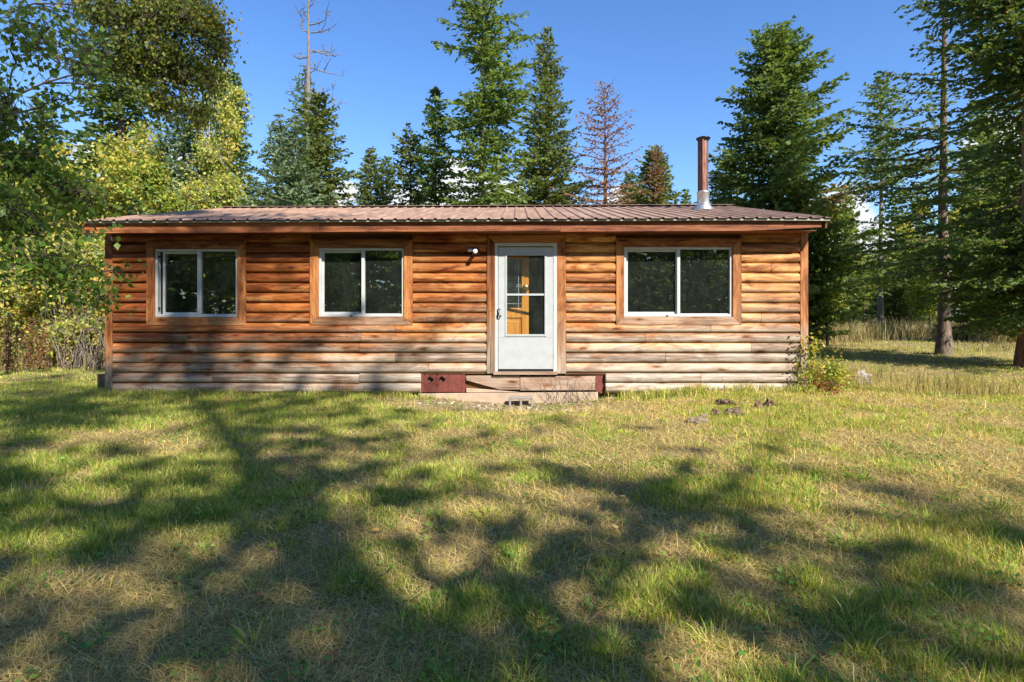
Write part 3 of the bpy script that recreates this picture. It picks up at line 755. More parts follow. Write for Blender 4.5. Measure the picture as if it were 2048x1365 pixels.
def cinder_block():
    Y = 8.93; a, b_ = (1018 - CX) * Y / F, (1066 - CX) * Y / F; zg = CZ - (819 - HY) * Y / F
    c = Vector((0, Y, zg)); wd = b_ - a; h = .185; t = .032
    m = MB(); y0, y1 = Y - .0, Y + .13
    m.box(a, b_, y0, y1, zg, zg + t); m.box(a, b_, y0, y1, zg + h - t, zg + h)
    for x in (a, (a + b_) / 2 - .016, b_ - t): m.box(x, x + t, y0 + .001, y1 - .001, zg + t, zg + h - t)
    # fillets inside the cores
    for xa, xb in ((a + t, (a + b_) / 2 - .016), ((a + b_) / 2 + .016, b_ - t)):
        for x, sx in ((xa, 1), (xb, -1)):
            for z, sz in ((zg + t, 1), (zg + h - t, -1)):
                pl = [(x, z), (x + sx * .03, z), (x + sx * .01, z + sz * .01), (x, z + sz * .03)]
                if sx * sz < 0: pl = pl[::-1]
                m.prism(pl, y0 + .002, y1 - .002)
    o = m.build('cinder_block', M['concrete'], None, (0, Y, zg)); o.rotation_euler = (0, math.radians(-1.2), 0)
    bm = o.modifiers.new('b', 'BEVEL'); bm.width = .004; bm.segments = 1
    tag(o, 'grey concrete block lying on its side in front of the cabin doorway', 'concrete block')
cinder_block()

def rock(name, px, py, Y, sx, sy, sz, mat, label, seed, cat='rock', rough=.35, group=None):
    import bmesh
    bm = bmesh.new(); bmesh.ops.create_icosphere(bm, subdivisions=4, radius=1)
    for v in bm.verts:
        n = mnoise.fractal(v.co * 1.6 + Vector((seed * 7, 0, 0)), 1, 2, 4) * rough
        c = mnoise.cell(v.co * 2.2 + Vector((seed, 0, 0))) * rough * .25
        v.co *= 1 + n + c
        v.co = Vector((v.co.x * sx, v.co.y * sy, v.co.z * sz))
    me = bpy.data.meshes.new(name); bm.to_mesh(me); bm.free(); me.materials.append(mat)
    o = link(name, me); x = (px - CX) * Y / F
    o.location = (x, Y, g1(x, Y) + sz * .25); o.rotation_euler = (0, 0, seed)
    tag(o, label, cat, group); return o
def gY(py, x=0):      # depth where the ground meets a picture row
    Y = 5.0
    for _ in range(30): Y = F * (CZ - g1(x, Y)) / (py - HY)
    return Y
rock('boulder', 1724, 754, 10.9, .22, .16, .20, M['stone'], 'pale boulder in the grass beside the yellow bush at the cabin corner', 1)
rock('rotten_chunk', 1452, 808, 7.9, .17, .085, .06, M['rotten'], 'split grey wood chunk nearest the cabin wall below the wide window', 2, 'wood chunk')
rock('rotten_chunk', 1468, 828, 7.2, .13, .10, .08, M['rotten'], 'dark crumbling wood chunk at the centre of the debris in the grass', 3, 'wood chunk', .5)
rock('rotten_chunk', 1432, 826, 7.2, .06, .06, .06, M['rotten'], 'small dark wood lump left of the crumbling chunk in the debris', 9, 'wood chunk', .5)
rock('rotten_chunk', 1516, 815, 7.6, .045, .045, .08, M['rotten'], 'stubby brown wood stump standing up in the grass', 4, 'wood chunk', .4)
rock('rotten_chunk', 1541, 815, 7.7, .075, .055, .07, M['rotten'], 'dark knobbly wood lump at the right end of the debris', 5, 'wood chunk', .5)
rock('field_stone', 1396, 845, 6.8, .13, .10, .05, M['fieldstone'], 'flat pale stone sunk in the grass left of the wood debris', 6)
rock('field_stone', 1408, 838, 7.0, .09, .04, .05, M['fieldstone'], 'narrow slanting pale stone beside the flat sunken stone', 7)

# ------------------------------------------------------------------ grass
rng = np.random.RandomState(5)
def in_cabin(x, y): return (x > XL - .02) & (x < XR + .02) & (y > YF - .03) & (y < YB + .1)
def blades(pos, h, w, lean, az, curve, col, near):
    """pos n,3; arrays; near: 5-vertex blades (quad+tri) else 3-vertex triangles"""
    n = len(pos)
    d = np.stack([np.cos(az), np.sin(az), np.zeros(n)], 1)
    fa = az + rng.uniform(-1.2, 1.2, n) + np.pi / 2
    s = np.stack([np.cos(fa), np.sin(fa), np.zeros(n)], 1) * (w / 2)[:, None]
    up = np.array([0, 0, 1.0])
    ca, sa = np.cos(lean)[:, None], np.sin(lean)[:, None]
    mid = pos + (d * sa + up * ca) * (h * .55)[:, None]
    l2 = lean + curve
    tip = mid + (d * np.sin(l2)[:, None] + up * np.cos(l2)[:, None]) * (h * .45)[:, None]
    if near:
        V = np.stack([pos - s, pos + s, mid + s * .8, mid - s * .8, tip], 1).reshape(-1, 3)
        b = np.arange(n)[:, None] * 5
        return V, b + np.array([[3, 2, 4]]), b + np.array([[0, 1, 2, 3]]), np.repeat(col, 5, 0)
    V = np.stack([pos - s, pos + s, tip], 1).reshape(-1, 3)
    b = np.arange(n)[:, None] * 3
    return V, b + np.array([[0, 1, 2]]), None, np.repeat(col, 3, 0)
def sample_field(n, y0, y1, power=1.3, m=1.3):
    """points in the widening wedge the camera and its neighbours look over; density falls with depth"""
    t = np.linspace(y0, y1, 600); pdf = (t * .92 + m) * np.maximum(t, 2.2) ** -power; cdf = np.cumsum(pdf); cdf /= cdf[-1]
    y = np.interp(rng.rand(n), cdf, t); x = rng.uniform(-1, 1, n) * (y * .92 + m)
    k = ~in_cabin(x, y); return x[k], y[k]
GREEN = np.array([[.19, .33, .035], [.27, .41, .045], [.37, .47, .06], [.46, .49, .08], [.20, .30, .05]])
DRY = np.array([[.70, .54, .20], [.56, .41, .14], [.78, .64, .27], [.46, .34, .14], [.62, .53, .26]])
def pick(pal, n): 
    i = rng.randint(0, len(pal), n); j = rng.randint(0, len(pal), n); t = rng.rand(n)[:, None]
    return (pal[i] * t + pal[j] * (1 - t)) * (.45 + .85 * rng.rand(n, 1) ** .8)
def greenness(x, y):
    g = .5 * fbm(x, y, .7, 3) + .5 * fbm(x + 40, y, 3.4, 3) + .10 * sstep(0, -3, x) * sstep(2.5, 4, y)
    g = g - .10 * np.exp(-((x + .6) / 1.0) ** 2 - ((y - 3.4) / .8) ** 2)
    g = g - .30 * np.exp(-((x + .1) / 1.6) ** 2 - ((y - 8.4) / .8) ** 2)
    g = g - .2 * np.exp(-((x - 4.2) / .9) ** 2 - ((y - 4.6) / .8) ** 2)
    return g
parts = []
def emit(x, y, h, w, lean, az, curve, col, near, zoff=0):
    k_ = rng.rand(len(x)) > .93 * np.clip(1.6 * np.exp(-((x + .15) / 1.45) ** 2 - ((y - 8.6) / .85) ** 4) * (.6 + .8 * vnoise(x * 2.3, y * 3.1)), 0, 1)
    x, y, h, w, lean, az, curve, col = (q[k_] for q in (x, y, h, w, lean, az, curve, col))
    pos = np.stack([x, y, gz(x, y) + zoff], 1); parts.append((near, blades(pos, h, w, lean, az, curve, col, near)))
def grow(n, y0, y1, near):
    # lying thatch
    x, y = sample_field(int(n * .8), y0, y1); wsc = np.maximum(1, y / 3.2)
    k = len(x)
    keep = rng.rand(k) < (.4 + .6 * sstep(.56, .44, greenness(x, y))); x, y, wsc = x[keep], y[keep], wsc[keep]; k = len(x)
    emit(x, y, rng.uniform(.05, .13, k) * wsc ** .3, rng.uniform(.0018, .0036, k) * wsc, rng.uniform(1.05, 1.5, k), rng.uniform(0, 6.3, k), rng.uniform(-.2, .35, k), pick(DRY, k), near, .006)
    # short green and yellow turf
    x, y = sample_field(int(n * 1.7), y0, y1); g = greenness(x, y)
    keep = rng.rand(len(x)) < np.clip((g - .36) * 4.2, .12, 1) * (1 - .75 * np.exp(-((x + .1) / 1.7) ** 2 - ((y - 8.6) / .5) ** 2)); x, y, g = x[keep], y[keep], g[keep]; k = len(x)
    wsc = np.maximum(1, y / 3.2)
    c = pick(GREEN, k); dry = rng.rand(k) < (.24 + .28 * sstep(.5, .4, g)); c[dry] = pick(DRY, int(dry.sum()))
    c[:, 0] *= 1 + .12 * sstep(-1, 3, x)
    emit(x, y, rng.uniform(.022, .065, k) * (.75 + .7 * sstep(.45, .65, g)), rng.uniform(.0022, .0048, k) * wsc, rng.uniform(.05, .85, k), rng.uniform(0, 6.3, k), rng.uniform(0, .7, k), c, near)
grow(190000, 1.3, 5.0, True)
grow(190000, 5.0, 11.0, False)
grow(90000, 11.0, 30.0, False)
# tufts
def tufts(n, y0, y1, near, per=46, hh=(.06, .14), bright=1.0):
    x, y = sample_field(n, y0, y1, 1.0); g = greenness(x, y)
    keep = rng.rand(len(x)) < np.clip((g - .38) * 5, .12, 1); x, y = x[keep], y[keep]
    m = len(x); R = rng.uniform(.02, .085, m); hs = rng.uniform(*hh, m); pal = rng.randint(0, len(GREEN), m)
    cnt = (rng.uniform(.5, 1.4, m) * per * (R / .06)).astype(int) + 6
    idx = np.repeat(np.arange(m), cnt); k = len(idx)
    a = rng.uniform(0, 6.3, k); r = R[idx] * np.sqrt(rng.rand(k))
    bx = x[idx] + np.cos(a) * r; by = y[idx] + np.sin(a) * r
    ok = ~in_cabin(bx, by); idx, a, r, bx, by = idx[ok], a[ok], r[ok], bx[ok], by[ok]; k = len(idx)
    lean = .15 + .75 * r / R[idx] + rng.uniform(-.15, .25, k)
    c = GREEN[pal[idx]] * rng.uniform(.75, 1.3, (k, 1)) * bright; d = rng.rand(k) < .14; c[d] = pick(DRY, int(d.sum()))
    wsc = np.maximum(1, by / 3.4)
    emit(bx, by, hs[idx] * rng.uniform(.5, 1.15, k), rng.uniform(.0036, .0068, k) * wsc, np.clip(lean, 0, 1.3), a + rng.uniform(-.5, .5, k), rng.uniform(.1, .8, k), c, near)
tufts(900, 1.4, 4.8, True, 40)
tufts(1500, 4.8, 10, False, 30)
tufts(700, 10, 26, False, 22)
# standing dry stems
x, y = sample_field(9000, 1.4, 12, 1.2); k = len(x)
emit(x, y, rng.uniform(.05, .13, k), rng.uniform(.0016, .003, k) * np.maximum(1, y / 3), rng.uniform(0, .35, k), rng.uniform(0, 6.3, k), rng.uniform(0, .3, k), pick(DRY, k) * np.array([[1.05, 1, .75]]), True)
# a fringe against the cabin wall
for (a, b_, n, hm, dr) in ((-6.7, -1.4, 3000, .15, .35), (1.3, 4.7, 3600, .22, .45)):
    x = rng.uniform(a, b_, n); y = YF - .10 - np.abs(rng.normal(0, .16, n)); g = fbm(x, y, 2.2, 2); kk = rng.rand(n) < np.clip((g - .35) * 4, .1, 1); x, y = x[kk], y[kk]; k = len(x)
    c = pick(GREEN, k); d = rng.rand(k) < dr; c[d] = pick(DRY, int(d.sum()))
    emit(x, y, rng.uniform(.4, 1.1, k) * hm, rng.uniform(.006, .012, k), rng.uniform(0, .7, k), rng.uniform(0, 6.3, k), rng.uniform(0, .9, k), c, True)
def pack(name, plist, mat):
    Vs, Ts, Qs, Cs = [], [], [], []; b = 0
    for near, (V, T, Q, C) in plist:
        Vs.append(V); Ts.append(T + b); Cs.append(C)
        if Q is not None: Qs.append(Q + b)
        b += len(V)
    o = link(name, np_mesh(name, np.concatenate(Vs), np.concatenate(Ts), np.concatenate(Qs) if Qs else None, mat, np.concatenate(Cs)))
    return o
g = pack('grass', parts, M['grass'])
tag(g, 'rough lawn of green tufts and dry straw in front of the cabin', 'grass', kind='stuff')

# clover-like weeds, fallen leaves
def flatleaves(name, n, y0, y1, size, pal, clump, label, flat, lab_kind):
    if clump:
        cx_, cy_ = sample_field(int(n / 14), y0, y1, 1.2); idx = rng.randint(0, len(cx_), n); x = cx_[idx] + rng.normal(0, .05, n); y = cy_[idx] + rng.normal(0, .05, n)
    else: x, y = sample_field(n, y0, y1, 1.2)
    k_ = ~in_cabin(x, y); x, y = x[k_], y[k_]; n = len(x)
    L = size * rng.uniform(.5, 1.4, n); a = rng.uniform(0, 6.3, n); D = np.stack([np.cos(a), np.sin(a), rng.normal(.1, flat, n)], 1); D /= np.linalg.norm(D, axis=1, keepdims=True)
    sd = np.cross(D, np.array([0, 0, 1.0]) + rng.normal(0, flat, (n, 3))); sd /= np.linalg.norm(sd, axis=1, keepdims=True); nn = np.cross(sd, D)
    C = np.stack([x, y, gz(x, y) + rng.uniform(.012, .05, n)], 1); l = L[:, None]
    V = np.stack([C, C + D * l * .3 + sd * l * .36 + nn * l * .06, C + D * l * .7 + sd * l * .3 + nn * l * .05, C + D * l, C + D * l * .7 - sd * l * .3 + nn * l * .05, C + D * l * .3 - sd * l * .36 + nn * l * .06], 1).reshape(-1, 3)
    b = np.arange(n)[:, None] * 6; q = np.concatenate([b + np.array([[0, 1, 2, 3]]), b + np.array([[0, 3, 4, 5]])])
    o = link(name, np_mesh(name, V, quads=q, mat=M['grass'], col=np.repeat(pick(pal, n), 6, 0))); tag(o, label, lab_kind, kind='stuff')
flatleaves('ground_weeds', 9000, 1.4, 11, .026, np.array([[.12, .24, .04], [.17, .30, .05], [.22, .32, .07]]), True, 'low broad-leaved weeds growing in the lawn', .35, 'weeds')
flatleaves('fallen_leaves', 420, 1.4, 12, .04, np.array([[.55, .36, .08], [.40, .18, .06], [.30, .14, .07], [.6, .5, .2]]), False, 'scattered fallen yellow and brown leaves on the lawn', .2, 'fallen leaves')

# tall dry grass at the edge of the wood
parts = []
def tall(n, xr, yr, hr, wd, pal, gp=.45, freq=.5):
    x = rng.uniform(*xr, n); y = rng.uniform(*yr, n); g = fbm(x, y, freq, 3); kk = (rng.rand(n) < np.clip((g - gp) * 5, .05, 1)) & ~in_cabin(x, y); x, y = x[kk], y[kk]; k = len(x)
    emit(x, y, rng.uniform(*hr, k), wd * rng.uniform(.7, 1.5, k), rng.uniform(0, .4, k), rng.uniform(0, 6.3, k), rng.uniform(0, .8, k), pick(pal, k), True)
TALLP = np.array([[.34, .27, .12], [.42, .34, .16], [.22, .17, .08], [.20, .20, .07], [.46, .40, .22]])
tall(26000, (9, 34), (25.5, 34), (.5, 1.25), .022, TALLP, .36, .35)
tall(9000, (6, 24), (20, 25), (.10, .28), .016, TALLP, .5)
tall(5000, (5.0, 7.8), (8.8, 11.5), (.15, .5), .006, np.array([[.34, .27, .10], [.42, .33, .13], [.24, .24, .07]]), .42, 1.2)
tall(14000, (-24, -7.5), (14, 19), (.25, .9), .016, np.array([[.30, .24, .10], [.42, .34, .15], [.18, .20, .06], [.3, .2, .1]]), .42, .6)
g = pack('tall_grass', parts, M['grass'])
tag(g, 'tall dry golden grass along the edge of the wood', 'tall grass', kind='stuff')

# rubble along the foundation
def rubble():
    mb = MB(); rd = random.Random(4)
    for i in range(2200):
        x = rd.gauss(-.15, 1.0); y = YF - .10 - abs(rd.gauss(0, .62))
        if x < -2.0 or x > 1.6: continue
        s = rd.uniform(.007, .022) * (2.2 if rd.random() < .08 else 1); z = g1(x, y)
        pts = [(rd.uniform(-1, 1) * s + x, rd.uniform(-1, 1) * s * .8 + y, z + max(-.2, rd.uniform(-.5, .9)) * s * .6) for _ in range(6)]
        mb.add(pts, [(0, 1, 2), (0, 2, 3), (0, 3, 4), (1, 2, 5), (3, 4, 5), (1, 4, 5), (0, 1, 4), (2, 3, 5)])
    m, N, K, b = newmat('rubble_chips'); at = N.new('ShaderNodeAttribute'); at.attribute_name = 'rnd'
    r = ramp(N, [(0, (.12, .08, .05)), (.4, (.28, .20, .13)), (.75, (.42, .34, .26)), (1, (.6, .54, .46))]); K.new(at.outputs['Fac'], r.inputs[0]); K.new(r.outputs[0], b.inputs['Base Color']); b.inputs['Roughness'].default_value = .9
    o = mb.build('rubble', m); tag(o, 'pale stone and wood chips scattered below the doorway', 'rubble', kind='stuff')
rubble()

# ------------------------------------------------------------------ conifers
def tubes_np(chains, n=4):
    """chains: list of (pts m,3  radii m) -> verts, quads"""
    Vs, Qs = [], []; b = 0
    for P_, R_ in chains:
        P_ = np.asarray(P_, float); R_ = np.asarray(R_, float); m = len(P_)
        D = np.gradient(P_, axis=0); D /= np.linalg.norm(D, axis=1, keepdims=True) + 1e-9
        ref = np.where(np.abs(D[:, 2:3]) < .9, np.array([[0, 0, 1.0]]), np.array([[0, 1.0, 0]]))
        A = np.cross(D, ref); A /= np.linalg.norm(A, axis=1, keepdims=True) + 1e-9; B = np.cross(D, A)
        t = np.arange(n) * 2 * np.pi / n
        V = P_[:, None] + (A[:, None] * np.cos(t)[None, :, None] + B[:, None] * np.sin(t)[None, :, None]) * R_[:, None, None]
        Vs.append(V.reshape(-1, 3))
        i = np.arange(m - 1)[:, None] * n; k = np.arange(n)[None]; k2 = (k + 1) % n
        Qs.append((b + np.stack([i + k, i + k2, i + n + k2, i + n + k], -1)).reshape(-1, 4)); b += m * n
    return np.concatenate(Vs), np.concatenate(Qs)

def sprays(C, D, L, Wd, col, rs):
    """flat needle sprays: a narrow kite at each centre C along direction D"""
    n = len(C); side = np.cross(D, rs.normal(0, 1, (n, 3)) * .95 + np.array([0, 0, 1.0]))
    side /= np.linalg.norm(side, axis=1, keepdims=True) + 1e-9
    a = C - D * (L * .4)[:, None]; b = C + side * (Wd * .5)[:, None]; c = C + D * (L * .6)[:, None]; d = C - side * (Wd * .5)[:, None]
    V = np.stack([a, b, c, d], 1).reshape(-1, 3); q = np.arange(n)[:, None] * 4 + np.array([[0, 1, 2, 3]])
    return V, q, np.repeat(col, 4, 0)

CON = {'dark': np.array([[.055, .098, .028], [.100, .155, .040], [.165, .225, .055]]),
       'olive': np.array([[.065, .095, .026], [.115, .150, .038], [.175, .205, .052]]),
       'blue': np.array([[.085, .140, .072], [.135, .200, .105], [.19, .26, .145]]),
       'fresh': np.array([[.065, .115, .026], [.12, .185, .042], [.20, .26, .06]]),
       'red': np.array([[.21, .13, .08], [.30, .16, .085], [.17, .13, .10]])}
def conifer(seed, H, R, base=.05, shape=1.0, per_m=4.4, nbr=6, droop=.25, pal='dark', fill=1.0, clump=.13, irr=.3, tr=None, bark='bark',
            gaps=0.0, needle=1.0, topbare=0.0, lean=0.0, step=.13, up=.45, redpatch=None, wid=.5):
    rs = np.random.RandomState(seed); tr = tr or H * .010 + .04; clump = clump * 1.2; R = R * 1.12
    P_ = CON[pal]
    zs_ = np.linspace(-.15, H, 14)
    wob = np.stack([np.cumsum(rs.normal(0, .012, 14)) * H / 14 + lean * (zs_ / H) ** 2 * H, np.cumsum(rs.normal(0, .012, 14)) * H / 14, zs_], 1)
    rad = tr * (1 - zs_ / H * .97).clip(.02, 1) ** .85; rad[0] *= 1.5; rad[1] *= 1.05
    def axis(z): return np.array([np.interp(z, zs_, wob[:, 0]), np.interp(z, zs_, wob[:, 1]), z])
    chains = []; CC, DD, LL, CO = [], [], [], []
    z = H * base; ntot = 0; azoff = rs.rand() * 6.3
    lobes = rs.rand(8) * irr
    while z < H * .995:
        t = (z - H * base) / (H * (1 - base))
        prof = R * ((1 - t) ** shape) * (.55 + .45 * min(1, t / .12)) + .12
        for k in range(nbr):
            az = azoff + k * 6.283 / nbr + rs.uniform(-.45, .45)
            if gaps and vnoise(np.array(z * .55 + seed * 3.3), np.array(math.cos(az) * 1.3 + seed)) < gaps: continue
            ln = prof * (1 - irr * .5 + irr * rs.rand() * 1.1) * (1 + .35 * (lobes[int(az / 6.283 * 8) % 8] - irr / 2))
            if ln < .08: continue
            ax0 = axis(z + rs.uniform(-.1, .1)); out = np.array([math.cos(az), math.sin(az), 0])
            e0 = (-droop) * (1 - t) + up * t + rs.uniform(-.12, .12); cv = (.18 + .1 * rs.rand()) / max(ln, .5) * (.6 if t < .5 else .3)
            s = np.linspace(0, 1, 5); br = ax0 + out * (s * ln)[:, None] + np.array([0, 0, 1.0]) * (e0 * s * ln + cv * (s * ln) ** 2 * (1 if droop > 0 else .3))[:, None]
            r0 = min(.012 + .011 * ln, tr * .5)
            chains.append((br, r0 * (1 - s * .9)))
            bare = t > 1 - topbare
            if needle <= 0: 
                for _ in range(int(3 + ln * 3)):
                    q = rs.uniform(.25, 1); p0 = ax0 + (br[-1] - ax0) * q; dd = out * .6 + rs.normal(0, .5, 3) + np.array([0, 0, .2]); l2 = ln * rs.uniform(.12, .35)
                    chains.append((np.stack([p0, p0 + dd * l2 * .5, p0 + dd * l2 + np.array([0, 0, .1 * l2])]), np.array([.006, .004, .002])))
                continue
            if bare and rs.rand() < .8: continue
            sd = np.array([-out[1], out[0], 0])
            # twig starts along the branch
            ts = np.arange(.12 / max(ln, .2), 1.0, step / ln) if ln > step else np.array([.6])
            ts = ts + rs.uniform(-.02, .02, len(ts))
            tw = []
            for sg in (-1, 1):
                tl = np.clip(.42 * ln * (1.02 - ts) ** .7 + .08, .06, 1.1) * rs.uniform(.6, 1.2, len(ts))
                keep = rs.rand(len(ts)) < fill
                for tt, l_ in zip(ts[keep], tl[keep]):
                    tw.append((tt, sg, l_))
            base_p = np.array([[np.interp(a[0], s, br[:, j]) for j in range(3)] for a in tw]) if tw else np.zeros((0, 3))
            if tw:
                tl = np.array([a[2] for a in tw]); sg = np.array([a[1] for a in tw])
                td = out * .62 + sd * (sg[:, None] * .75) + rs.normal(0, .16, (len(tw), 3)) + np.array([0, 0, -.12 * droop * 2])
                td /= np.linalg.norm(td, axis=1, keepdims=True)
                nc = np.maximum(1, (tl / (clump * .6)).astype(int)); idx = np.repeat(np.arange(len(tw)), nc)
                fr = (np.arange(len(idx)) - np.repeat(np.cumsum(nc) - nc, nc) + .6) / nc[idx]
                c = base_p[idx] + td[idx] * (tl[idx] * fr)[:, None] + np.array([0, 0, -1.0]) * (.28 * droop * (tl[idx] * fr) ** 1.3)[:, None] + rs.normal(0, .018, (len(idx), 3))
                d = td[idx] + rs.normal(0, .38, (len(idx), 3)); CC.append(c); DD.append(d); LL.append(np.full(len(idx), 1.0))
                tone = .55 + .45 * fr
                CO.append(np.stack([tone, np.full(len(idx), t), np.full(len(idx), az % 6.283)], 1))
            # along the spine
            m = max(2, int(ln / (clump * .55))); fr = rs.uniform(.1, 1.02, m)
            c = np.stack([np.interp(fr, s, br[:, j]) for j in range(3)], 1) + rs.normal(0, .02, (m, 3)); d = (br[-1] - br[-2])[None] / np.linalg.norm(br[-1] - br[-2]) + rs.normal(0, .45, (m, 3))
            CC.append(c); DD.append(d); LL.append(np.full(m, 1.0)); CO.append(np.stack([.5 + .5 * fr, np.full(m, t), np.full(m, az % 6.283)], 1))
        z += (1 / per_m) * (.7 + .6 * rs.rand()) * (1.0 if t < .8 else .7); azoff += 2.4
    tk = [(wob, rad)]
    V1, Q1 = tubes_np(tk, 9); V2, Q2 = tubes_np(chains, 3)
    trunk = np_mesh('trunk', np.concatenate([V1, V2]), quads=np.concatenate([Q1, Q2 + len(V1)]), mat=M[bark], smooth=True)
    crown = None
    if needle > 0 and CC:
        C = np.concatenate(CC); D = np.concatenate(DD); D /= np.linalg.norm(D, axis=1, keepdims=True); TT = np.concatenate(CO)
        if needle < 1: kk = rs.rand(len(C)) < needle; C, D, TT = C[kk], D[kk], TT[kk]
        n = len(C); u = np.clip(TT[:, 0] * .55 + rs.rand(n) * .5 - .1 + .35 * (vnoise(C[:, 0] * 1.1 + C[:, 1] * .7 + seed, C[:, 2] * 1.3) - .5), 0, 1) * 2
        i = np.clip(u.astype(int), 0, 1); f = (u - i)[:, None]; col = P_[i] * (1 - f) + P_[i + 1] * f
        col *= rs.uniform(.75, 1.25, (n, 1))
        if redpatch:
            t0, t1, a0, fr_ = redpatch
            mm = (TT[:, 1] > t0) & (TT[:, 1] < t1) & (np.abs((TT[:, 2] - a0 + 3.14) % 6.283 - 3.14) < 1.0) & (rs.rand(n) < fr_)
            col[mm] = CON['red'][rs.randint(0, 3, int(mm.sum()))]
        L = clump * rs.uniform(.7, 1.4, n); Wd = L * wid * rs.uniform(.8, 1.3, n)
        V, q, cc = sprays(C, D, L, Wd, col, rs)
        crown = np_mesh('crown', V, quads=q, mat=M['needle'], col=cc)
    return trunk, crown
def place_tree(name, meshes, x, y, label, rz=0, s=1.0, group=None, cat='conifer', sink=.0, z=None):
    t = empty(name, (x, y, (g1(x, y) if z is None else z) - sink), label, cat, group)
    t.rotation_euler = (0, 0, rz); t.scale = (s, s, s) if not hasattr(s, '__len__') else s
    link('trunk', meshes[0], t)
    if meshes[1]: link('crown', meshes[1], t)
    return t
def pxX(px, Y): return (px - CX) * Y / F
def topH(py, Y, x=0): return CZ + (HY - py) * Y / F - g1(x, Y)

def T(name, px, py_top, Y, hw_px, label, rz=0, cat='conifer', **kw):
    x = pxX(px, Y); H = topH(py_top, Y, x); R = hw_px * Y / F / 1.12
    if px < 1670 and py_top > 0: R /= max(.42, (1 - topH(415, Y, x) / H) ** kw.get('shape', 1))
    ms = conifer(H=H, R=R, **kw)
    return place_tree(name, ms, x, Y, label, rz, cat=cat)

# behind the roof, left to right
T('fir_tree', 245, -150, 24, 95, 'tall dark fir rising behind the hanging birch at upper left', seed=21, pal='dark', base=.25, shape=.35, droop=.35, fill=.85, clump=.2, irr=.6, gaps=.28, per_m=3)
T('spruce_tree', 368, 195, 20, 85, 'pale green young spruce beside the yellow birch trunk', seed=22, pal='blue', base=.05, shape=.85, droop=.2, clump=.13)
T('fir_tree', 462, 150, 26, 45, 'dark fir half hidden behind the right edge of the yellow birch', seed=23, pal='dark', base=.05, shape=.5, clump=.16)
T('spruce_tree', 556, 228, 24, 56, 'slender pale spruce at the left of the cluster under the dead snag', seed=24, pal='blue', base=.05, shape=.95, droop=.2, per_m=3.4, irr=.35, clump=.14)
T('spruce_tree', 592, 235, 21, 60, 'pale blue-green spruce with a bare grey lower trunk below the snag', seed=25, pal='blue', base=.12, shape=.9, droop=.12, per_m=3.2, irr=.4, clump=.14, bark='greybark')
T('fir_tree', 636, 188, 23.5, 60, 'bushy olive fir with a jagged right side below the dead snag', seed=26, pal='olive', base=.05, shape=.62, droop=.25, irr=.75, clump=.16, fill=.95)
T('larch_tree', 608, 128, 30, 42, 'thin wispy green larch top crossing the dead snag', seed=27, pal='fresh', base=.3, shape=.8, fill=.4, clump=.12, per_m=3, irr=.6)
SNAG = T('dead_snag', 612, -60, 26, 38, 'bare dead grey snag with curved leafless limbs', seed=28, needle=0, base=.985, shape=.35, per_m=1.0, nbr=3, droop=.15, bark='greybark', tr=.24, irr=.9, lean=.010, up=.35, cat='dead tree')
def snag_limbs():
    Y = 26; ch = []; o = np.array(SNAG.location)
    def L(pts, r0=.035):
        q = np.array([[*P(a, b, Y)] for a, b in pts]); q[:, 1] += np.linspace(0, .5, len(q)) * (1 if (pts[0][1] % 2) else -1); ch.append((q - o, r0 * np.linspace(1, .25, len(q))))
    L([(617, 65), (604, 58), (597, 40), (600, 20)]); L([(604, 57), (601, 45), (595, 22)], .02); L([(620, 50), (640, 51), (655, 48), (662, 30)]); L([(622, 66), (645, 68), (665, 65), (683, 58)]); L([(640, 66), (653, 57), (661, 44)], .02)
    L([(622, 105), (645, 98), (655, 92)]); L([(624, 101), (650, 105), (678, 100)]); L([(614, 115), (596, 115), (585, 108), (572, 97)]); L([(600, 116), (601, 124), (612, 128)], .015)
    L([(620, 135), (645, 140), (679, 143)]); L([(648, 140), (660, 132), (671, 122)], .02); L([(621, 146), (634, 146), (637, 138)], .02)
    L([(613, 175), (590, 178), (570, 174)], .025); L([(620, 178), (640, 190), (655, 200), (660, 212)], .035); L([(640, 190), (655, 188), (673, 186)], .02); L([(636, 187), (643, 172), (650, 178), (662, 192)], .02); L([(650, 197), (665, 205), (672, 200)], .02)
    L([(619, 14), (628, 17), (637, 12)], .02); L([(622, 4), (630, 3), (636, -5)], .02); L([(618, 40), (612, 34), (616, 28)], .02)
    rs = np.random.RandomState(3)
    for q, r_ in list(ch):
        for _ in range(4):
            a = q[rs.randint(1, len(q))]; ch.append((np.stack([a, a + rs.normal(0, .1, 3) + [0, 0, .05], a + rs.normal(0, .22, 3) + [0, 0, .12]]), np.array([.014, .01, .005])))
    V, Q = tubes_np(ch, 5); link('limb', np_mesh('limb', V, quads=Q, mat=M['greybark'], smooth=True), SNAG)
snag_limbs()
T('fir_tree', 740, 296, 30, 42, 'small pointed green fir standing alone over the middle of the roof', seed=29, pal='olive', base=.05, shape=.9, clump=.16)
T('larch_tree', 772, 312, 31, 34, 'small feathery larch just right of the lone pointed fir', seed=30, pal='fresh', base=.1, shape=.8, fill=.55, clump=.15, irr=.5)
T('fir_tree', 822, 262, 27, 34, 'thin straggly fir with a leaning left bough beside the dense dark fir', seed=31, pal='olive', base=.1, shape=.45, fill=.7, irr=.9, gaps=.3, clump=.16)
T('fir_tree', 868, 172, 26, 44, 'narrow dense fir just left of the tallest fir', seed=32, pal='fresh', base=.05, shape=.8, irr=.5, clump=.16, per_m=4)
T('fir_tree', 966, -70, 24, 72, 'tallest fir above the cabin with its top outside the picture', seed=33, pal='fresh', base=.1, shape=.12, droop=.3, fill=.8, irr=1.1, gaps=.42, per_m=3.2, clump=.17, bark='greybark', nbr=6)
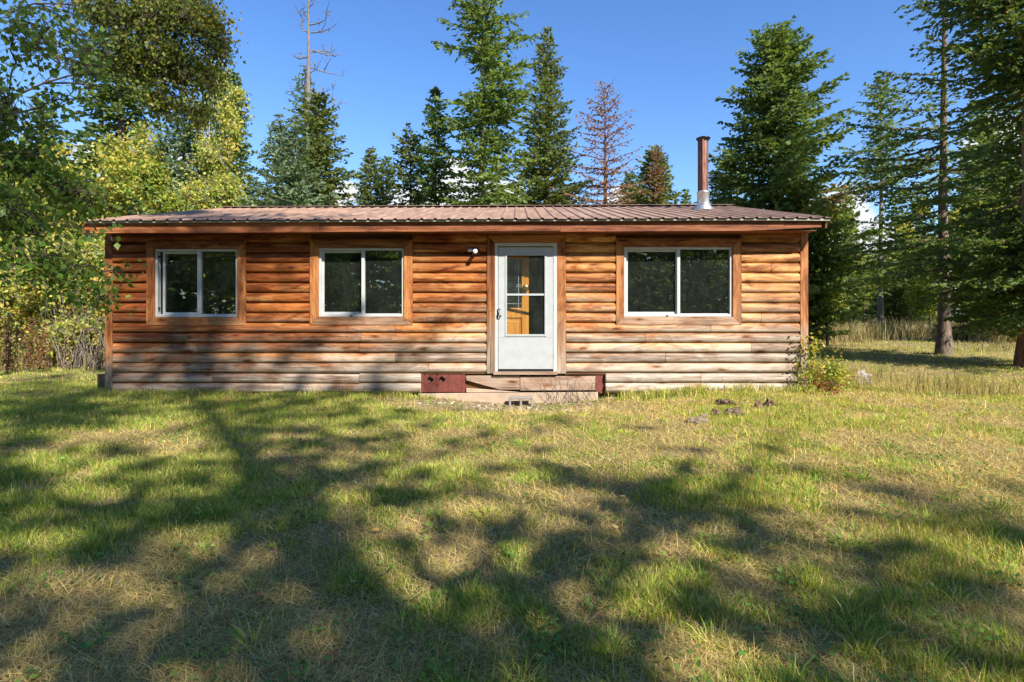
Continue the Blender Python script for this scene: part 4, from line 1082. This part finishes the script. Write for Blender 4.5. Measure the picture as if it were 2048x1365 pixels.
T('fir_tree', 1096, 52, 28, 76, 'broad pyramid-shaped fir right of the tallest fir', seed=34, pal='olive', base=.05, shape=.9, droop=-.1, irr=.55, per_m=3.6, clump=.15, up=.6, nbr=6, fill=.85)
T('dead_pine', 1212, 165, 27, 62, 'dying red-brown conifer with thin needles', seed=35, pal='red', base=.2, shape=.55, fill=.6, needle=.55, irr=.8, clump=.10, bark='redbark', per_m=2.8, cat='dead tree')
T('fir_tree', 1262, 343, 30, 40, 'short green fir between the red-brown tree and the red-topped fir', seed=36, pal='dark', base=.05, shape=.9, clump=.17)
T('fir_tree', 1308, 292, 32, 45, 'small fir with a reddish dead top left of the stovepipe', seed=37, pal='olive', base=.05, shape=.75, clump=.17, redpatch=None, topbare=.0)
T('dead_pine', 1312, 296, 31.2, 18, 'slim rust-red dead sapling in front of the small fir left of the stovepipe', seed=38, pal='red', base=.2, shape=.5, fill=.5, needle=.6, clump=.12, bark='redbark', cat='dead tree')
T('fir_tree', 1371, 378, 36, 20, 'tiny fir tip just left of the stovepipe base', seed=39, pal='fresh', base=.05, shape=.9, clump=.18)
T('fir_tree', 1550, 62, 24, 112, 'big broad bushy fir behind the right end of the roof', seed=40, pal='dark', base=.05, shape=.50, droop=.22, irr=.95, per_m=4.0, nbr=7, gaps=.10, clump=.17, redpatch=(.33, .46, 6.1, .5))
T('fir_tree', 1462, 300, 28, 48, 'lower green fir at the left foot of the big bushy fir', seed=41, pal='fresh', base=.05, shape=.8, clump=.17)
T('fir_tree', 1690, 365, 36, 38, 'small spindly fir against the cloud right of the roof end', seed=42, pal='olive', base=.1, shape=.6, fill=.6, gaps=.25, clump=.17, irr=.8)
T('fir_tree', 1762, 150, 32, 68, 'slender open fir with a visible trunk between roof end and tall dark fir', seed=43, pal='fresh', base=.22, shape=.5, fill=.62, gaps=.3, irr=.9, clump=.16, bark='greybark', tr=.16, per_m=2.6)
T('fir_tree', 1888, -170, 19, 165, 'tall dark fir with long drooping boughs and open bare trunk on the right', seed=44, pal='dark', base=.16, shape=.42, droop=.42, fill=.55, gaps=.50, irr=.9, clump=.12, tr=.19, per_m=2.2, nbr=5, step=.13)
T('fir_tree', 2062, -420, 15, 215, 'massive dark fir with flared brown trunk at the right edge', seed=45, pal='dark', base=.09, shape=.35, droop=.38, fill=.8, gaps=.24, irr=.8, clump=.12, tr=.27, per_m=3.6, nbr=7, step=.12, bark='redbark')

# ------------------------------------------------------------------ broadleaf trees and shrubs
LEAFP = {'yellow': np.array([[.30, .36, .065], [.44, .44, .09], [.17, .25, .045], [.52, .41, .09]]),
         'green': np.array([[.080, .155, .025], [.11, .20, .032], [.17, .25, .04], [.15, .19, .035]]),
         'olive': np.array([[.10, .14, .026], [.15, .18, .03], [.075, .12, .024], [.24, .22, .04]]),  # darker set: the hanging birch's lack of sun is put into the leaf colour
         'mixed': np.array([[.18, .25, .04], [.28, .33, .05], [.13, .20, .035], [.42, .38, .06]]),
         'bush': np.array([[.40, .42, .05], [.28, .34, .05], [.48, .38, .07], [.30, .18, .06]]),
         'redleaf': np.array([[.26, .05, .03], [.24, .13, .04], [.16, .19, .03], [.2, .18, .03]])}
def leaves_np(C, D, size, col, rs, hang=.5):
    n = len(C); D = D + np.array([0, 0, -1.0]) * hang; D /= np.linalg.norm(D, axis=1, keepdims=True) + 1e-9
    s = np.cross(D, rs.normal(0, 1, (n, 3))); s /= np.linalg.norm(s, axis=1, keepdims=True) + 1e-9
    nn = np.cross(D, s); L = size[:, None]
    a = C; b = C + D * L * .38 + s * L * .36 + nn * L * .05; c = C + D * L; d = C + D * L * .38 - s * L * .36 + nn * L * .05
    V = np.stack([a, b, c, d], 1).reshape(-1, 3); i = np.arange(n)[:, None] * 4
    return V, np.concatenate([i + np.array([[0, 1, 2]]), i + np.array([[0, 2, 3]])]), np.repeat(col, 4, 0)
def broadleaf(seed, trunk, tr, blobs, pal='mixed', size=.06, per=9, hang=.5, bark='twig', ntw_r=.004, twl=.6, droop=.3, size_far=None):
    """trunk: list of points; blobs: (centre, radii, twigs); returns trunk mesh, crown mesh (origin = trunk[0])"""
    rs = np.random.RandomState(seed); TP = np.array(trunk, float); o = TP[0].copy(); chains = [(TP, tr * np.linspace(1, .25, len(TP)))]
    CC, DD = [], []
    blobs = sorted(blobs, key=lambda b: min(np.linalg.norm(TP - np.array(b[0], float), axis=1))); nodes = [p_ for p_ in TP]
    for c, r, ntw in blobs:
        c = np.array(c, float); r = np.array(r, float)
        cand = np.array(nodes); low = cand[cand[:, 2] < c[2] + .25]; cand = low if len(low) else TP[:1]
        dc = np.linalg.norm(cand - c, axis=1) + .25 * np.linalg.norm(cand - TP[np.argmin(np.linalg.norm(TP - c, axis=1))], axis=1)
        a = cand[np.argmin(dc)]; s = np.linspace(0, 1, 7)[:, None]
        def bough(a, e, rise):
            m_ = (a + e) / 2 + np.array([0, 0, rise * np.linalg.norm(e - a)]) + rs.normal(0, .06, 3)
            p_ = (1 - s) ** 2 * a + 2 * s * (1 - s) * m_ + s ** 2 * e; p_[1:-1] += rs.normal(0, .025, (5, 3)); return p_
        main = bough(a, c, .12); lm = np.linalg.norm(c - a); rr = min(tr * .3, .006 + .006 * lm)
        chains.append((main, rr * np.linspace(1, .45, 7))); nodes += [p_ for p_ in main[2:]]
        lim = []
        for _ in range(max(2, int(ntw / 14))):
            q0 = main[rs.randint(3, 7)]; p_ = bough(q0, c + r * rs.uniform(-.7, .7, 3), .05); lim.append(p_); chains.append((p_, rr * .45 * np.linspace(1, .4, 7)))
        nl = len(lim)
        for _ in range(ntw):
            pth = lim[rs.randint(nl)]; e = c + r * (rs.normal(0, .42, 3)); 
            k = rs.randint(2, 7); p0 = pth[k]; v = e - p0; l = np.linalg.norm(v) + 1e-6
            L = min(l, max(twl, l * .8)); s = np.linspace(0, 1, 5)[:, None]
            tw = p0 + v * s - np.array([0, 0, 1.0]) * droop * (s ** 2) * L * .5 + np.array([0, 0, .12 * l]) * np.sin(s * 3.14)
            chains.append((tw, ntw_r * np.linspace(1, .3, 5)))
            m = max(3, int(per * (.5 + rs.rand()))); f = rs.uniform(.25, 1.03, m)
            # side shoots carry the leaves away from the twig
            p = np.stack([np.interp(f, s[:, 0], tw[:, q]) for q in range(3)], 1) + rs.normal(0, .045 + size * .6, (m, 3))
            CC.append(p); DD.append((v / l)[None] * .5 + rs.normal(0, .7, (m, 3)))
    C = np.concatenate(CC); D = np.concatenate(DD); n = len(C); PL = LEAFP[pal]
    i = rs.randint(0, len(PL), n); f = vnoise(C[:, 0] * 1.6 + seed, C[:, 2] * 1.6 + C[:, 1]); j = np.clip((f * len(PL)).astype(int), 0, len(PL) - 1)
    i = np.where(rs.rand(n) < .55, j, i); col = PL[i] * rs.uniform(.75, 1.3, (n, 1))
    V, t, cc = leaves_np(C - o, D, size * rs.uniform(.6, 1.25, n), col, rs, hang)
    tv, tq = tubes_np([(c_ - o, r_) for c_, r_ in chains], 4)
    return np_mesh('trunk', tv, quads=tq, mat=M[bark], smooth=True), np_mesh('crown', V, tris=t, mat=M['leaf'], col=cc)
def B(name, trunk, label, cat='tree', part='trunk', **kw):
    ms = broadleaf(trunk=trunk, **kw); o = Vector(trunk[0]); t = empty(name, o, label, cat)
    link(part, ms[0], t); link('foliage' if part != 'trunk' else 'crown', ms[1], t); return t
def blob(px, py, Y, rx, ry, rz, n): p = P(px, py, Y); return ((p.x, p.y, p.z), (rx, ry, rz), n)

# near birch: trunk out of the picture on the left, boughs reaching in
tx, ty = -8.2, 5.4; tz = g1(tx, ty)
B('birch_tree', [(tx, ty, tz - .1), (tx + .1, ty, 1.2), (tx + .2, ty + .1, 2.4), (tx + .35, ty + .1, 3.8), (tx + .5, ty + .2, 5.4), (tx + .6, ty + .2, 7.2)],
  'near birch reaching dark leafy boughs in from the left edge', seed=51, tr=.17, pal='green', size=.062, per=11, twl=.5, blobs=[
    blob(20, 60, 4.6, .5, .6, .45, 38), blob(120, 60, 5.2, .5, .6, .4, 22), blob(10, 220, 4.8, .3, .6, .5, 44), blob(40, 330, 5.0, .4, .6, .25, 44),
    blob(20, 410, 4.6, .4, .6, .3, 44), blob(120, 385, 5.2, .42, .5, .22, 48), blob(190, 405, 5.6, .30, .4, .14, 30), blob(90, 460, 4.9, .5, .5, .16, 30),
    blob(10, 510, 4.6, .3, .5, .16, 16), blob(120, 545, 5.0, .36, .4, .08, 24), blob(185, 585, 5.3, .18, .3, .05, 12), blob(235, 545, 5.6, .14, .2, .08, 6), blob(215, 600, 5.4, .10, .2, .04, 5),
    blob(-80, 300, 4.8, .5, .7, 1.2, 60), blob(180, 150, 5.6, .3, .3, .3, 7), blob(130, 200, 5.4, .35, .3, .3, 9)])
# tall birch whose crown hangs over the left end of the roof
bx, by = -8.6, 8.6; bz = g1(bx, by)
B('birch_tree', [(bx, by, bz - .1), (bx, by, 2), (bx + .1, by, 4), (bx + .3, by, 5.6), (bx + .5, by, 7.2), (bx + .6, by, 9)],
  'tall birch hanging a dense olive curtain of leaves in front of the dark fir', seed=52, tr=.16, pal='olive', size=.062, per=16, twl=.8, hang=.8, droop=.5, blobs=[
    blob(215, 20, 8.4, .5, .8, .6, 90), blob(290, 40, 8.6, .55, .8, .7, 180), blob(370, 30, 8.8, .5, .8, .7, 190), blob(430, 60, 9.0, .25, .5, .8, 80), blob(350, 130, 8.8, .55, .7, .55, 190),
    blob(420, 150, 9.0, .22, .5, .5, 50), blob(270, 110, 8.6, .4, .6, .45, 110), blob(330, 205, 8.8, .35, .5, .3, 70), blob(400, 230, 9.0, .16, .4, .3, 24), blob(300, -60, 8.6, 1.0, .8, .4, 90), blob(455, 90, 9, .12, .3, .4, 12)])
# yellowing birch with white trunk
yx, yy = pxX(418, 19), 19.0; yz = g1(yx, yy)
B('birch_tree', [(yx - .2, yy, yz - .1), (yx - .1, yy, 3), (yx + .0, yy, 6), (yx + .05, yy, 8.5), (yx - .1, yy, 10.4)], 'slim white-trunked birch with yellow autumn leaves left of the roof',
  seed=53, tr=.085, bark='birch', ntw_r=.006, pal='yellow', size=.105, per=15, twl=.7, hang=.8, blobs=[
    blob(430, 160, 19, .6, .7, .9, 90), blob(452, 230, 19, .5, .7, .8, 90), blob(400, 220, 19, .6, .7, .9, 80), blob(430, 310, 19, .8, .8, .9, 170), blob(465, 260, 19, .3, .5, .8, 50),
    blob(400, 390, 19, 1.2, .9, .9, 220), blob(450, 380, 19, .7, .8, .8, 160), blob(478, 190, 19, .25, .3, .3, 18)])
AS = [('green-gold aspen left of the pale spruce', 300, 250, 21, 70, 'yellow', 61), ('rounded golden aspen nearest the left edge of the roof', 215, 290, 17.5, 80, 'yellow', 62), ('green aspen directly above the left roof corner', 330, 330, 17, 70, 'mixed', 63),
      ('bright yellow-green aspen behind the near birch boughs', 120, 330, 18, 75, 'yellow', 64), ('olive aspen at the far left edge', 30, 300, 19, 75, 'mixed', 65)]
for lab, px, top, Y, hw, pal, sd in AS:
    x = pxX(px, Y); z0 = g1(x, Y); H = topH(top, Y, x); R = hw * Y / F
    bl = [((x + random.Random(sd * 9 + k).uniform(-.6, .6) * R, Y + random.Random(sd * 7 + k).uniform(-.5, .5) * R, z0 + H * (.25 + .7 * k / 8)), (R * (.75 - .05 * k), R * .7, H * .10), 95) for k in range(9)]
    B('aspen_tree', [(x, Y, z0 - .1), (x + .1, Y, z0 + H * .3), (x - .05, Y, z0 + H * .6), (x, Y, z0 + H * .93)], lab, seed=sd, tr=.07, pal=pal, size=.115, per=11, blobs=bl, twl=.6, hang=.4)
# thicket on the left: shrubs with yellow leaves over bare grey stems
SH = [('yellow-leaved shrub at the left edge behind the dry weeds', 10, 15.5, 71), ('tall yellow shrub second from the left edge of the thicket', 62, 16.5, 72), ('dense yellow-green shrub in the middle of the left thicket', 112, 15.2, 73),
      ('shrub with bare grey stems just left of the cabin', 165, 15.0, 74), ('twiggy grey shrub touching the left cabin corner', 205, 16.2, 75), ('low golden shrub behind the bucket corner', 240, 18, 76)]
for lab, px, Y, sd in SH:
    x = pxX(px, Y); z0 = g1(x, Y); rd = random.Random(sd)
    bl = [((x + rd.uniform(-.7, .7), Y + rd.uniform(-.5, .5), z0 + rd.uniform(.4 if sd < 74 else 1.0, 3.4)), (.5, .5, .4), 60) for k in range(14)]
    B('shrub', [(x, Y, z0 - .05), (x + .1, Y, z0 + .7), (x - .05, Y, z0 + 1.5), (x, Y, z0 + 2.4)], lab, 'shrub', 'stem', seed=sd, tr=.03, pal='yellow', size=.10, per=8, blobs=bl, bark='greybark', ntw_r=.011, twl=.6, hang=.4)

# bare brushwood tangle
def brush():
    rs = np.random.RandomState(8); ch = []
    for i in range(130):
        px = rs.uniform(120, 222); Y = rs.uniform(14.2, 15.6); x = pxX(px, Y); z = g1(x, Y); a = rs.uniform(0, 6.3); l = rs.uniform(.7, 2.3); ln = rs.uniform(.1, .75)
        d = np.array([math.cos(a) * math.sin(ln), math.sin(a) * math.sin(ln) * .5, math.cos(ln)]); s = np.linspace(0, 1, 5)[:, None]
        ch.append((np.array([x, Y, z]) + d * l * s + rs.normal(0, .05, (5, 3)) * s, rs.uniform(.006, .016) * np.linspace(1, .3, 5)))
    V, Q = tubes_np(ch, 4); o = link('brushwood', np_mesh('brushwood', V, quads=Q, mat=M['greybark'])); tag(o, 'tangle of bare grey brushwood left of the cabin', 'brushwood', kind='stuff')
brush()
# dead dock stalks along the left edge
def weed(seed, h, mat_pal):
    rs = np.random.RandomState(seed); ch = []; C = []
    for k in range(rs.randint(1, 3)):
        o = np.array([rs.uniform(-.06, .06), rs.uniform(-.06, .06), -.03]); s = np.linspace(0, 1, 6)[:, None]
        st = o + np.array([rs.uniform(-.1, .1), rs.uniform(-.1, .1), 1]) * h * rs.uniform(.8, 1) * s; ch.append((st, .009 * np.linspace(1, .4, 6)))
        n = 80; f = rs.uniform(.15, 1, n); p = np.stack([np.interp(f, s[:, 0], st[:, q]) for q in range(3)], 1) + rs.normal(0, .045, (n, 3)) * (1.2 - f[:, None] * .6); C.append(p)
    C = np.concatenate(C); n = len(C); col = mat_pal[rs.randint(0, len(mat_pal), n)] * rs.uniform(.7, 1.3, (n, 1))
    V, t, cc = leaves_np(C, rs.normal(0, 1, (n, 3)), .06 * rs.uniform(.6, 1.4, n), col, rs, .3)
    tv, tq = tubes_np(ch, 5)
    return np_mesh('stem', tv, quads=tq, mat=M['twig']), np_mesh('foliage', V, tris=t, mat=M['leaf'], col=cc)
WB = np.array([[.20, .11, .05], [.28, .15, .06], [.13, .07, .035]]); WY = np.array([[.42, .32, .1], [.5, .42, .16], [.3, .28, .08]])
wm = [weed(81, 1.2, WB), weed(82, 1.3, WB), weed(83, 1.3, WY)]
WD_ = [(12, 13.4, 0), (20, 13.0, 1), (30, 13.3, 0), (50, 13.4, 1), (60, 13.1, 0), (85, 13.5, 1), (92, 13.2, 0), (140, 14.0, 2), (201, 14.2, 2)]
for k, (px, Y, i) in enumerate(WD_):
    x = pxX(px, Y); t = empty('dock_weed', (x, Y, g1(x, Y)), ('leftmost dead brown dock stalk, at the very edge of the picture', 'second dead brown dock stalk from the left edge', 'third dead brown dock stalk from the left edge', 'fourth dead dock stalk from the left, in the dark clump', 'fifth dead dock stalk from the left', 'sixth dead dock stalk from the left, standing apart', 'rightmost dead brown dock stalk of the row')[k] if i < 2 else ('pale yellow mullein stalk against the grey brushwood' if k == 7 else 'pale yellow mullein stalk just left of the cabin corner'), 'weed', 'dead dock stalks by the thicket' if i < 2 else None)
    t.rotation_euler = (0, 0, k * 1.3); t.scale = (1, 1, .85 + .3 * ((k * 37) % 10) / 10)
    link('stem', wm[i][0], t); link('foliage', wm[i][1], t)

# bush and creeper at the right corner
x, y = 4.93, 9.35; z = g1(x, y)
B('corner_bush', [(x - .1, y, z - .05), (x, y, z + .12), (x + .02, y, z + .25)], 'yellow-green bush at the right corner of the cabin', 'bush', 'stem', seed=91, tr=.015, pal='bush', size=.045, per=10, bark='twig', ntw_r=.003, twl=.3, droop=.1, hang=.1, blobs=[
    ((x - .2, y - .1, z + .34), (.24, .22, .18), 80), ((x + .15, y, z + .34), (.28, .25, .18), 90), ((x + .34, y + .1, z + .22), (.18, .25, .13), 45), ((x, y, z + .12), (.4, .3, .1), 50)])
x, y = 4.62, 9.0; z = g1(x, y)
B('creeper', [(x - .02, y + .08, z - .05), (x - .05, y + .1, z + .3), (x + .0, y + .1, z + .6), (x - .03, y + .1, z + .85)], 'climbing creeper with green and red leaves on the right corner board', 'creeper', 'stem', seed=92, tr=.007, pal='bush', size=.06, per=6, bark='twig', ntw_r=.003, twl=.1, droop=.1, hang=.5, blobs=[
    ((x - .03, y, z + .78), (.08, .05, .12), 12), ((x - .08, y, z + .5), (.08, .05, .16), 14), ((x - .10, y, z + .22), (.14, .07, .12), 16)])
x, y = 4.75, 8.95; z = g1(x, y)
B('red_sapling', [(x, y, z - .03), (x, y, z + .08), (x + .01, y, z + .16)], 'small crimson-leaved seedling at the foot of the right corner', 'seedling', 'stem', seed=93, tr=.006, pal='redleaf', size=.06, per=6, bark='twig', ntw_r=.0025, twl=.1, blobs=[
    ((x, y, z + .2), (.06, .05, .06), 6), ((x + .14, y, z + .08), (.08, .06, .05), 6), ((x - .08, y, z + .38), (.05, .04, .06), 4)])
# dry vine straggling over the patch boards
def vine():
    rs = np.random.RandomState(12); ch = []
    for i in range(26):
        px = rs.uniform(1085, 1185); p = P(px, 808, 9.08); x0 = p.x; z0 = g1(x0, 9.05); s = np.linspace(0, 1, 7)[:, None]
        l = rs.uniform(.2, .55); d = np.array([rs.uniform(-.7, .7), 0, 1.0]); pts = np.array([x0, 9.09 - rs.rand() * .08, z0]) + d * l * s + rs.normal(0, .03, (7, 3)) * np.array([1, .15, .6]); pts[:, 1] = np.minimum(pts[:, 1], 9.13)
        ch.append((pts, .004 * np.linspace(1, .4, 7)))
    V, Q = tubes_np(ch, 4); o = link('dry_vine', np_mesh('dry_vine', V, quads=Q, mat=M['twig'])); tag(o, 'dry leafless vine stems below the right side of the door', 'vine')
vine()

# ------------------------------------------------------------------ the wood on the right and the far treeline
PR = {'a': conifer(101, 11, 1.9, pal='dark', base=.05, shape=.7, clump=.22, per_m=2.8, step=.22, irr=.5),
      'b': conifer(102, 12, 1.7, pal='fresh', base=.12, shape=.6, clump=.22, per_m=2.6, step=.22, fill=.8, irr=.7, gaps=.2, bark='greybark'),
      'c': conifer(103, 8, 1.8, pal='olive', base=.03, shape=.85, clump=.22, per_m=3, step=.22, irr=.4),
      'd': conifer(104, 16, 2.6, pal='dark', base=.12, shape=.55, clump=.30, per_m=2.4, step=.3, irr=.6, nbr=6)}
def aspen_proto(seed, H, R, pal):
    rd = random.Random(seed)
    bl = [((rd.uniform(-.5, .5) * R, rd.uniform(-.5, .5) * R, H * (.28 + .68 * k / 8)), (R * (.8 - .06 * k), R * .7, H * .09), 70) for k in range(9)]
    return broadleaf(seed, [(0, 0, -.1), (.1, 0, H * .3), (-.05, 0, H * .6), (0, 0, H * .93)], .07, bl, pal=pal, size=.15, per=10, twl=.6, hang=.4)
PR['g'] = conifer(105, 16, 2.75, pal='dark', base=.12, shape=.68, clump=.26, per_m=2.5, step=.3, irr=1.0, nbr=6, gaps=.24, fill=.8, needle=.27)
PR['e'] = aspen_proto(111, 8, 1.5, 'yellow'); PR['f'] = aspen_proto(112, 6, 1.6, 'mixed')
WOOD = [('e', 1640, 27, .7, 'yellow-green aspen close behind the right end of the cabin wall'), ('f', 1655, 23, .95, 'leafy green aspen right behind the cabin corner'), ('c', 1618, 24, .48, 'low olive fir peeping past the right corner board'),
        ('b', 1700, 40, .62, 'mid-height fir under the cloud gap on the right'), ('c', 1672, 30, .45, 'short fir at the foot of the corner aspen'), ('e', 1730, 44, .75, 'yellow aspen in the gap left of the slender open fir'),
        ('c', 1790, 38, .95, 'olive fir just right of the slender open fir'), ('e', 1820, 36, 1.0, 'yellow aspen midway between the two tall right-hand firs'), ('f', 1860, 33, .9, 'green aspen just left of the tall bare-trunked fir'),
        ('a', 1840, 46, 1.0, 'dark fir far back between the two tall right-hand firs'), ('b', 1800, 52, .9, 'green fir deep in the wood right of the slender open fir'), ('e', 1925, 33, .95, 'yellow aspen just right of the tall bare-trunked fir'),
        ('c', 1950, 27, .8, 'olive fir low between the tall fir and the massive fir'), ('a', 1975, 34, 1.1, 'dark fir deep behind the massive right-edge fir'), ('e', 2000, 30, 1.0, 'yellow aspen close left of the massive fir trunk'),
        ('b', 2045, 26, 1.1, 'green fir behind the massive fir at the right edge'), ('d', 1960, 40, 1.0, 'tall fir rising deep behind the right-hand firs'), ('f', 2080, 24, 1.1, 'green aspen beyond the massive fir at the right edge'),
        ('b', 1745, 56, .8, 'thin fir far back left of the slender open fir'), ('f', 1772, 46, 1.0, 'green aspen tucked behind the slender open fir trunk'),
        ('a', 90, 26, 1.05, 'dark fir deep behind the left thicket'), ('c', 160, 24, .9, 'olive fir hidden behind the golden aspens'), ('d', -20, 27, .8, 'dark fir beyond the far left edge aspen'),
        ('e', 60, 22, 1.0, 'second yellow aspen from the left edge'), ('f', 190, 20, .95, 'green aspen just behind the left cabin corner'), ('e', 270, 24, .95, 'yellow aspen above the left eave'), ('b', 410, 28, .85, 'green fir behind the white-trunked birch'),
        ('c', 700, 40, .62, 'low fir tip in the gap right of the snag cluster'), ('b', 1035, 34, .62, 'dark fir low between the tallest and the broad fir'), ('c', 1150, 36, .82, 'low fir at the right foot of the broad fir')]
for i, (k, px, Y, s, lab) in enumerate(WOOD):
    nm, ct = ('aspen_tree', 'tree') if k in 'ef' else ('fir_tree', 'conifer')
    x = pxX(px, Y); place_tree(nm, PR[k], x, Y, lab, rz=i * 1.7, s=s, cat=ct)
# far-off wood as one mass
def forest():
    rs = np.random.RandomState(77); Vs, Qs, Cs = [], [], []; b = 0
    for i in range(400):
        Y = rs.uniform(58, 110); px = rs.uniform(-150, 2200); x = pxX(px, Y); H = rs.uniform(5, 8.5) * (Y / 75) ** .7; R = H * rs.uniform(.13, .2); n = 420
        if i >= 260: Y = -rs.uniform(24, 50); x = rs.uniform(-55, 40); H = rs.uniform(9, 17); R = H * .17
        t = rs.rand(n) ** 1.3; a = rs.uniform(0, 6.3, n); r = R * (1 - t) * np.sqrt(rs.uniform(.3, 1.1, n)) + .05
        C = np.stack([x + np.cos(a) * r, Y + np.sin(a) * r, g1(x, Y) + t * H], 1); D = np.stack([np.cos(a), np.sin(a), rs.uniform(-.6, .2, n)], 1)
        D /= np.linalg.norm(D, axis=1, keepdims=True); pal = CON[('dark', 'olive', 'fresh')[rs.randint(3)]]; col = pal[rs.randint(0, 3, n)] * rs.uniform(.8, 1.2, (n, 1))
        V, q, c = sprays(C, D, rs.uniform(.5, .9, n), rs.uniform(.25, .5, n), col, rs); Vs.append(V); Qs.append(q + b); Cs.append(c); b += len(V)
    o = link('distant_forest', np_mesh('distant_forest', np.concatenate(Vs), quads=np.concatenate(Qs), mat=M['needle'], col=np.concatenate(Cs)))
    tag(o, 'far conifer wood beyond the clearing', 'forest', kind='stuff')
forest()

# ------------------------------------------------------------------ trees on the photographer's side (they shade the lawn and show in the panes)
BACK = [('g', 4.4, -4.5, (1.2, 1.2, 1.2), 'big fir behind the photographer shading the middle of the lawn'),
        ('g', 7.7, -5.6, (.62, .62, .66), 'smaller fir right of the big fir behind the photographer'), ('g', 3.4, -6.3, (.95, .95, 1.2), 'fir left of the big fir behind the photographer'),
        ('g', 12.2, -9.6, (1.0, 1.0, .87), 'fir far right behind the photographer'), ('d', -8, -12, (1.2, 1.2, 1.1), 'fir deep behind the photographer on the left'),
        ('d', 3, -18, (1.2, 1.2, 1.2), 'fir deep behind the photographer in the middle'), ('b', -3.5, -8, (1.3, 1.3, 1.0), 'open fir behind the photographer left of the big fir'),
        ('e', -12, -5, 1.5, 'yellow aspen left behind the photographer'), ('f', 0.5, -14, 1.6, 'green aspen behind the photographer'),
        ('d', -16, -6, (1.3, 1.3, .9), 'fir at the far left behind the photographer'), ('f', -15, -13, 1.8, 'green aspen at the far left behind the photographer'),
        ('d', -22, -12, (1.4, 1.4, 1), 'second fir at the far left behind the photographer'), ('a', -11, -15, 1.2, 'dark fir at the back left of the photographer'),
        ('d', 8, -20, (1.4, 1.4, 1), 'fir at the back right of the photographer'), ('c', 14, -18, 1.6, 'olive fir at the back right of the photographer'), ('a', 9, -13, 1.0, 'dark fir behind the far right lawn')]
for i, (k, x, y, s, lab) in enumerate(BACK):
    nm, ct = ('aspen_tree', 'tree') if k in 'ef' else ('fir_tree', 'conifer')
    place_tree(nm, PR[k], x, y, lab, rz=i * 2.1, s=s, cat=ct)
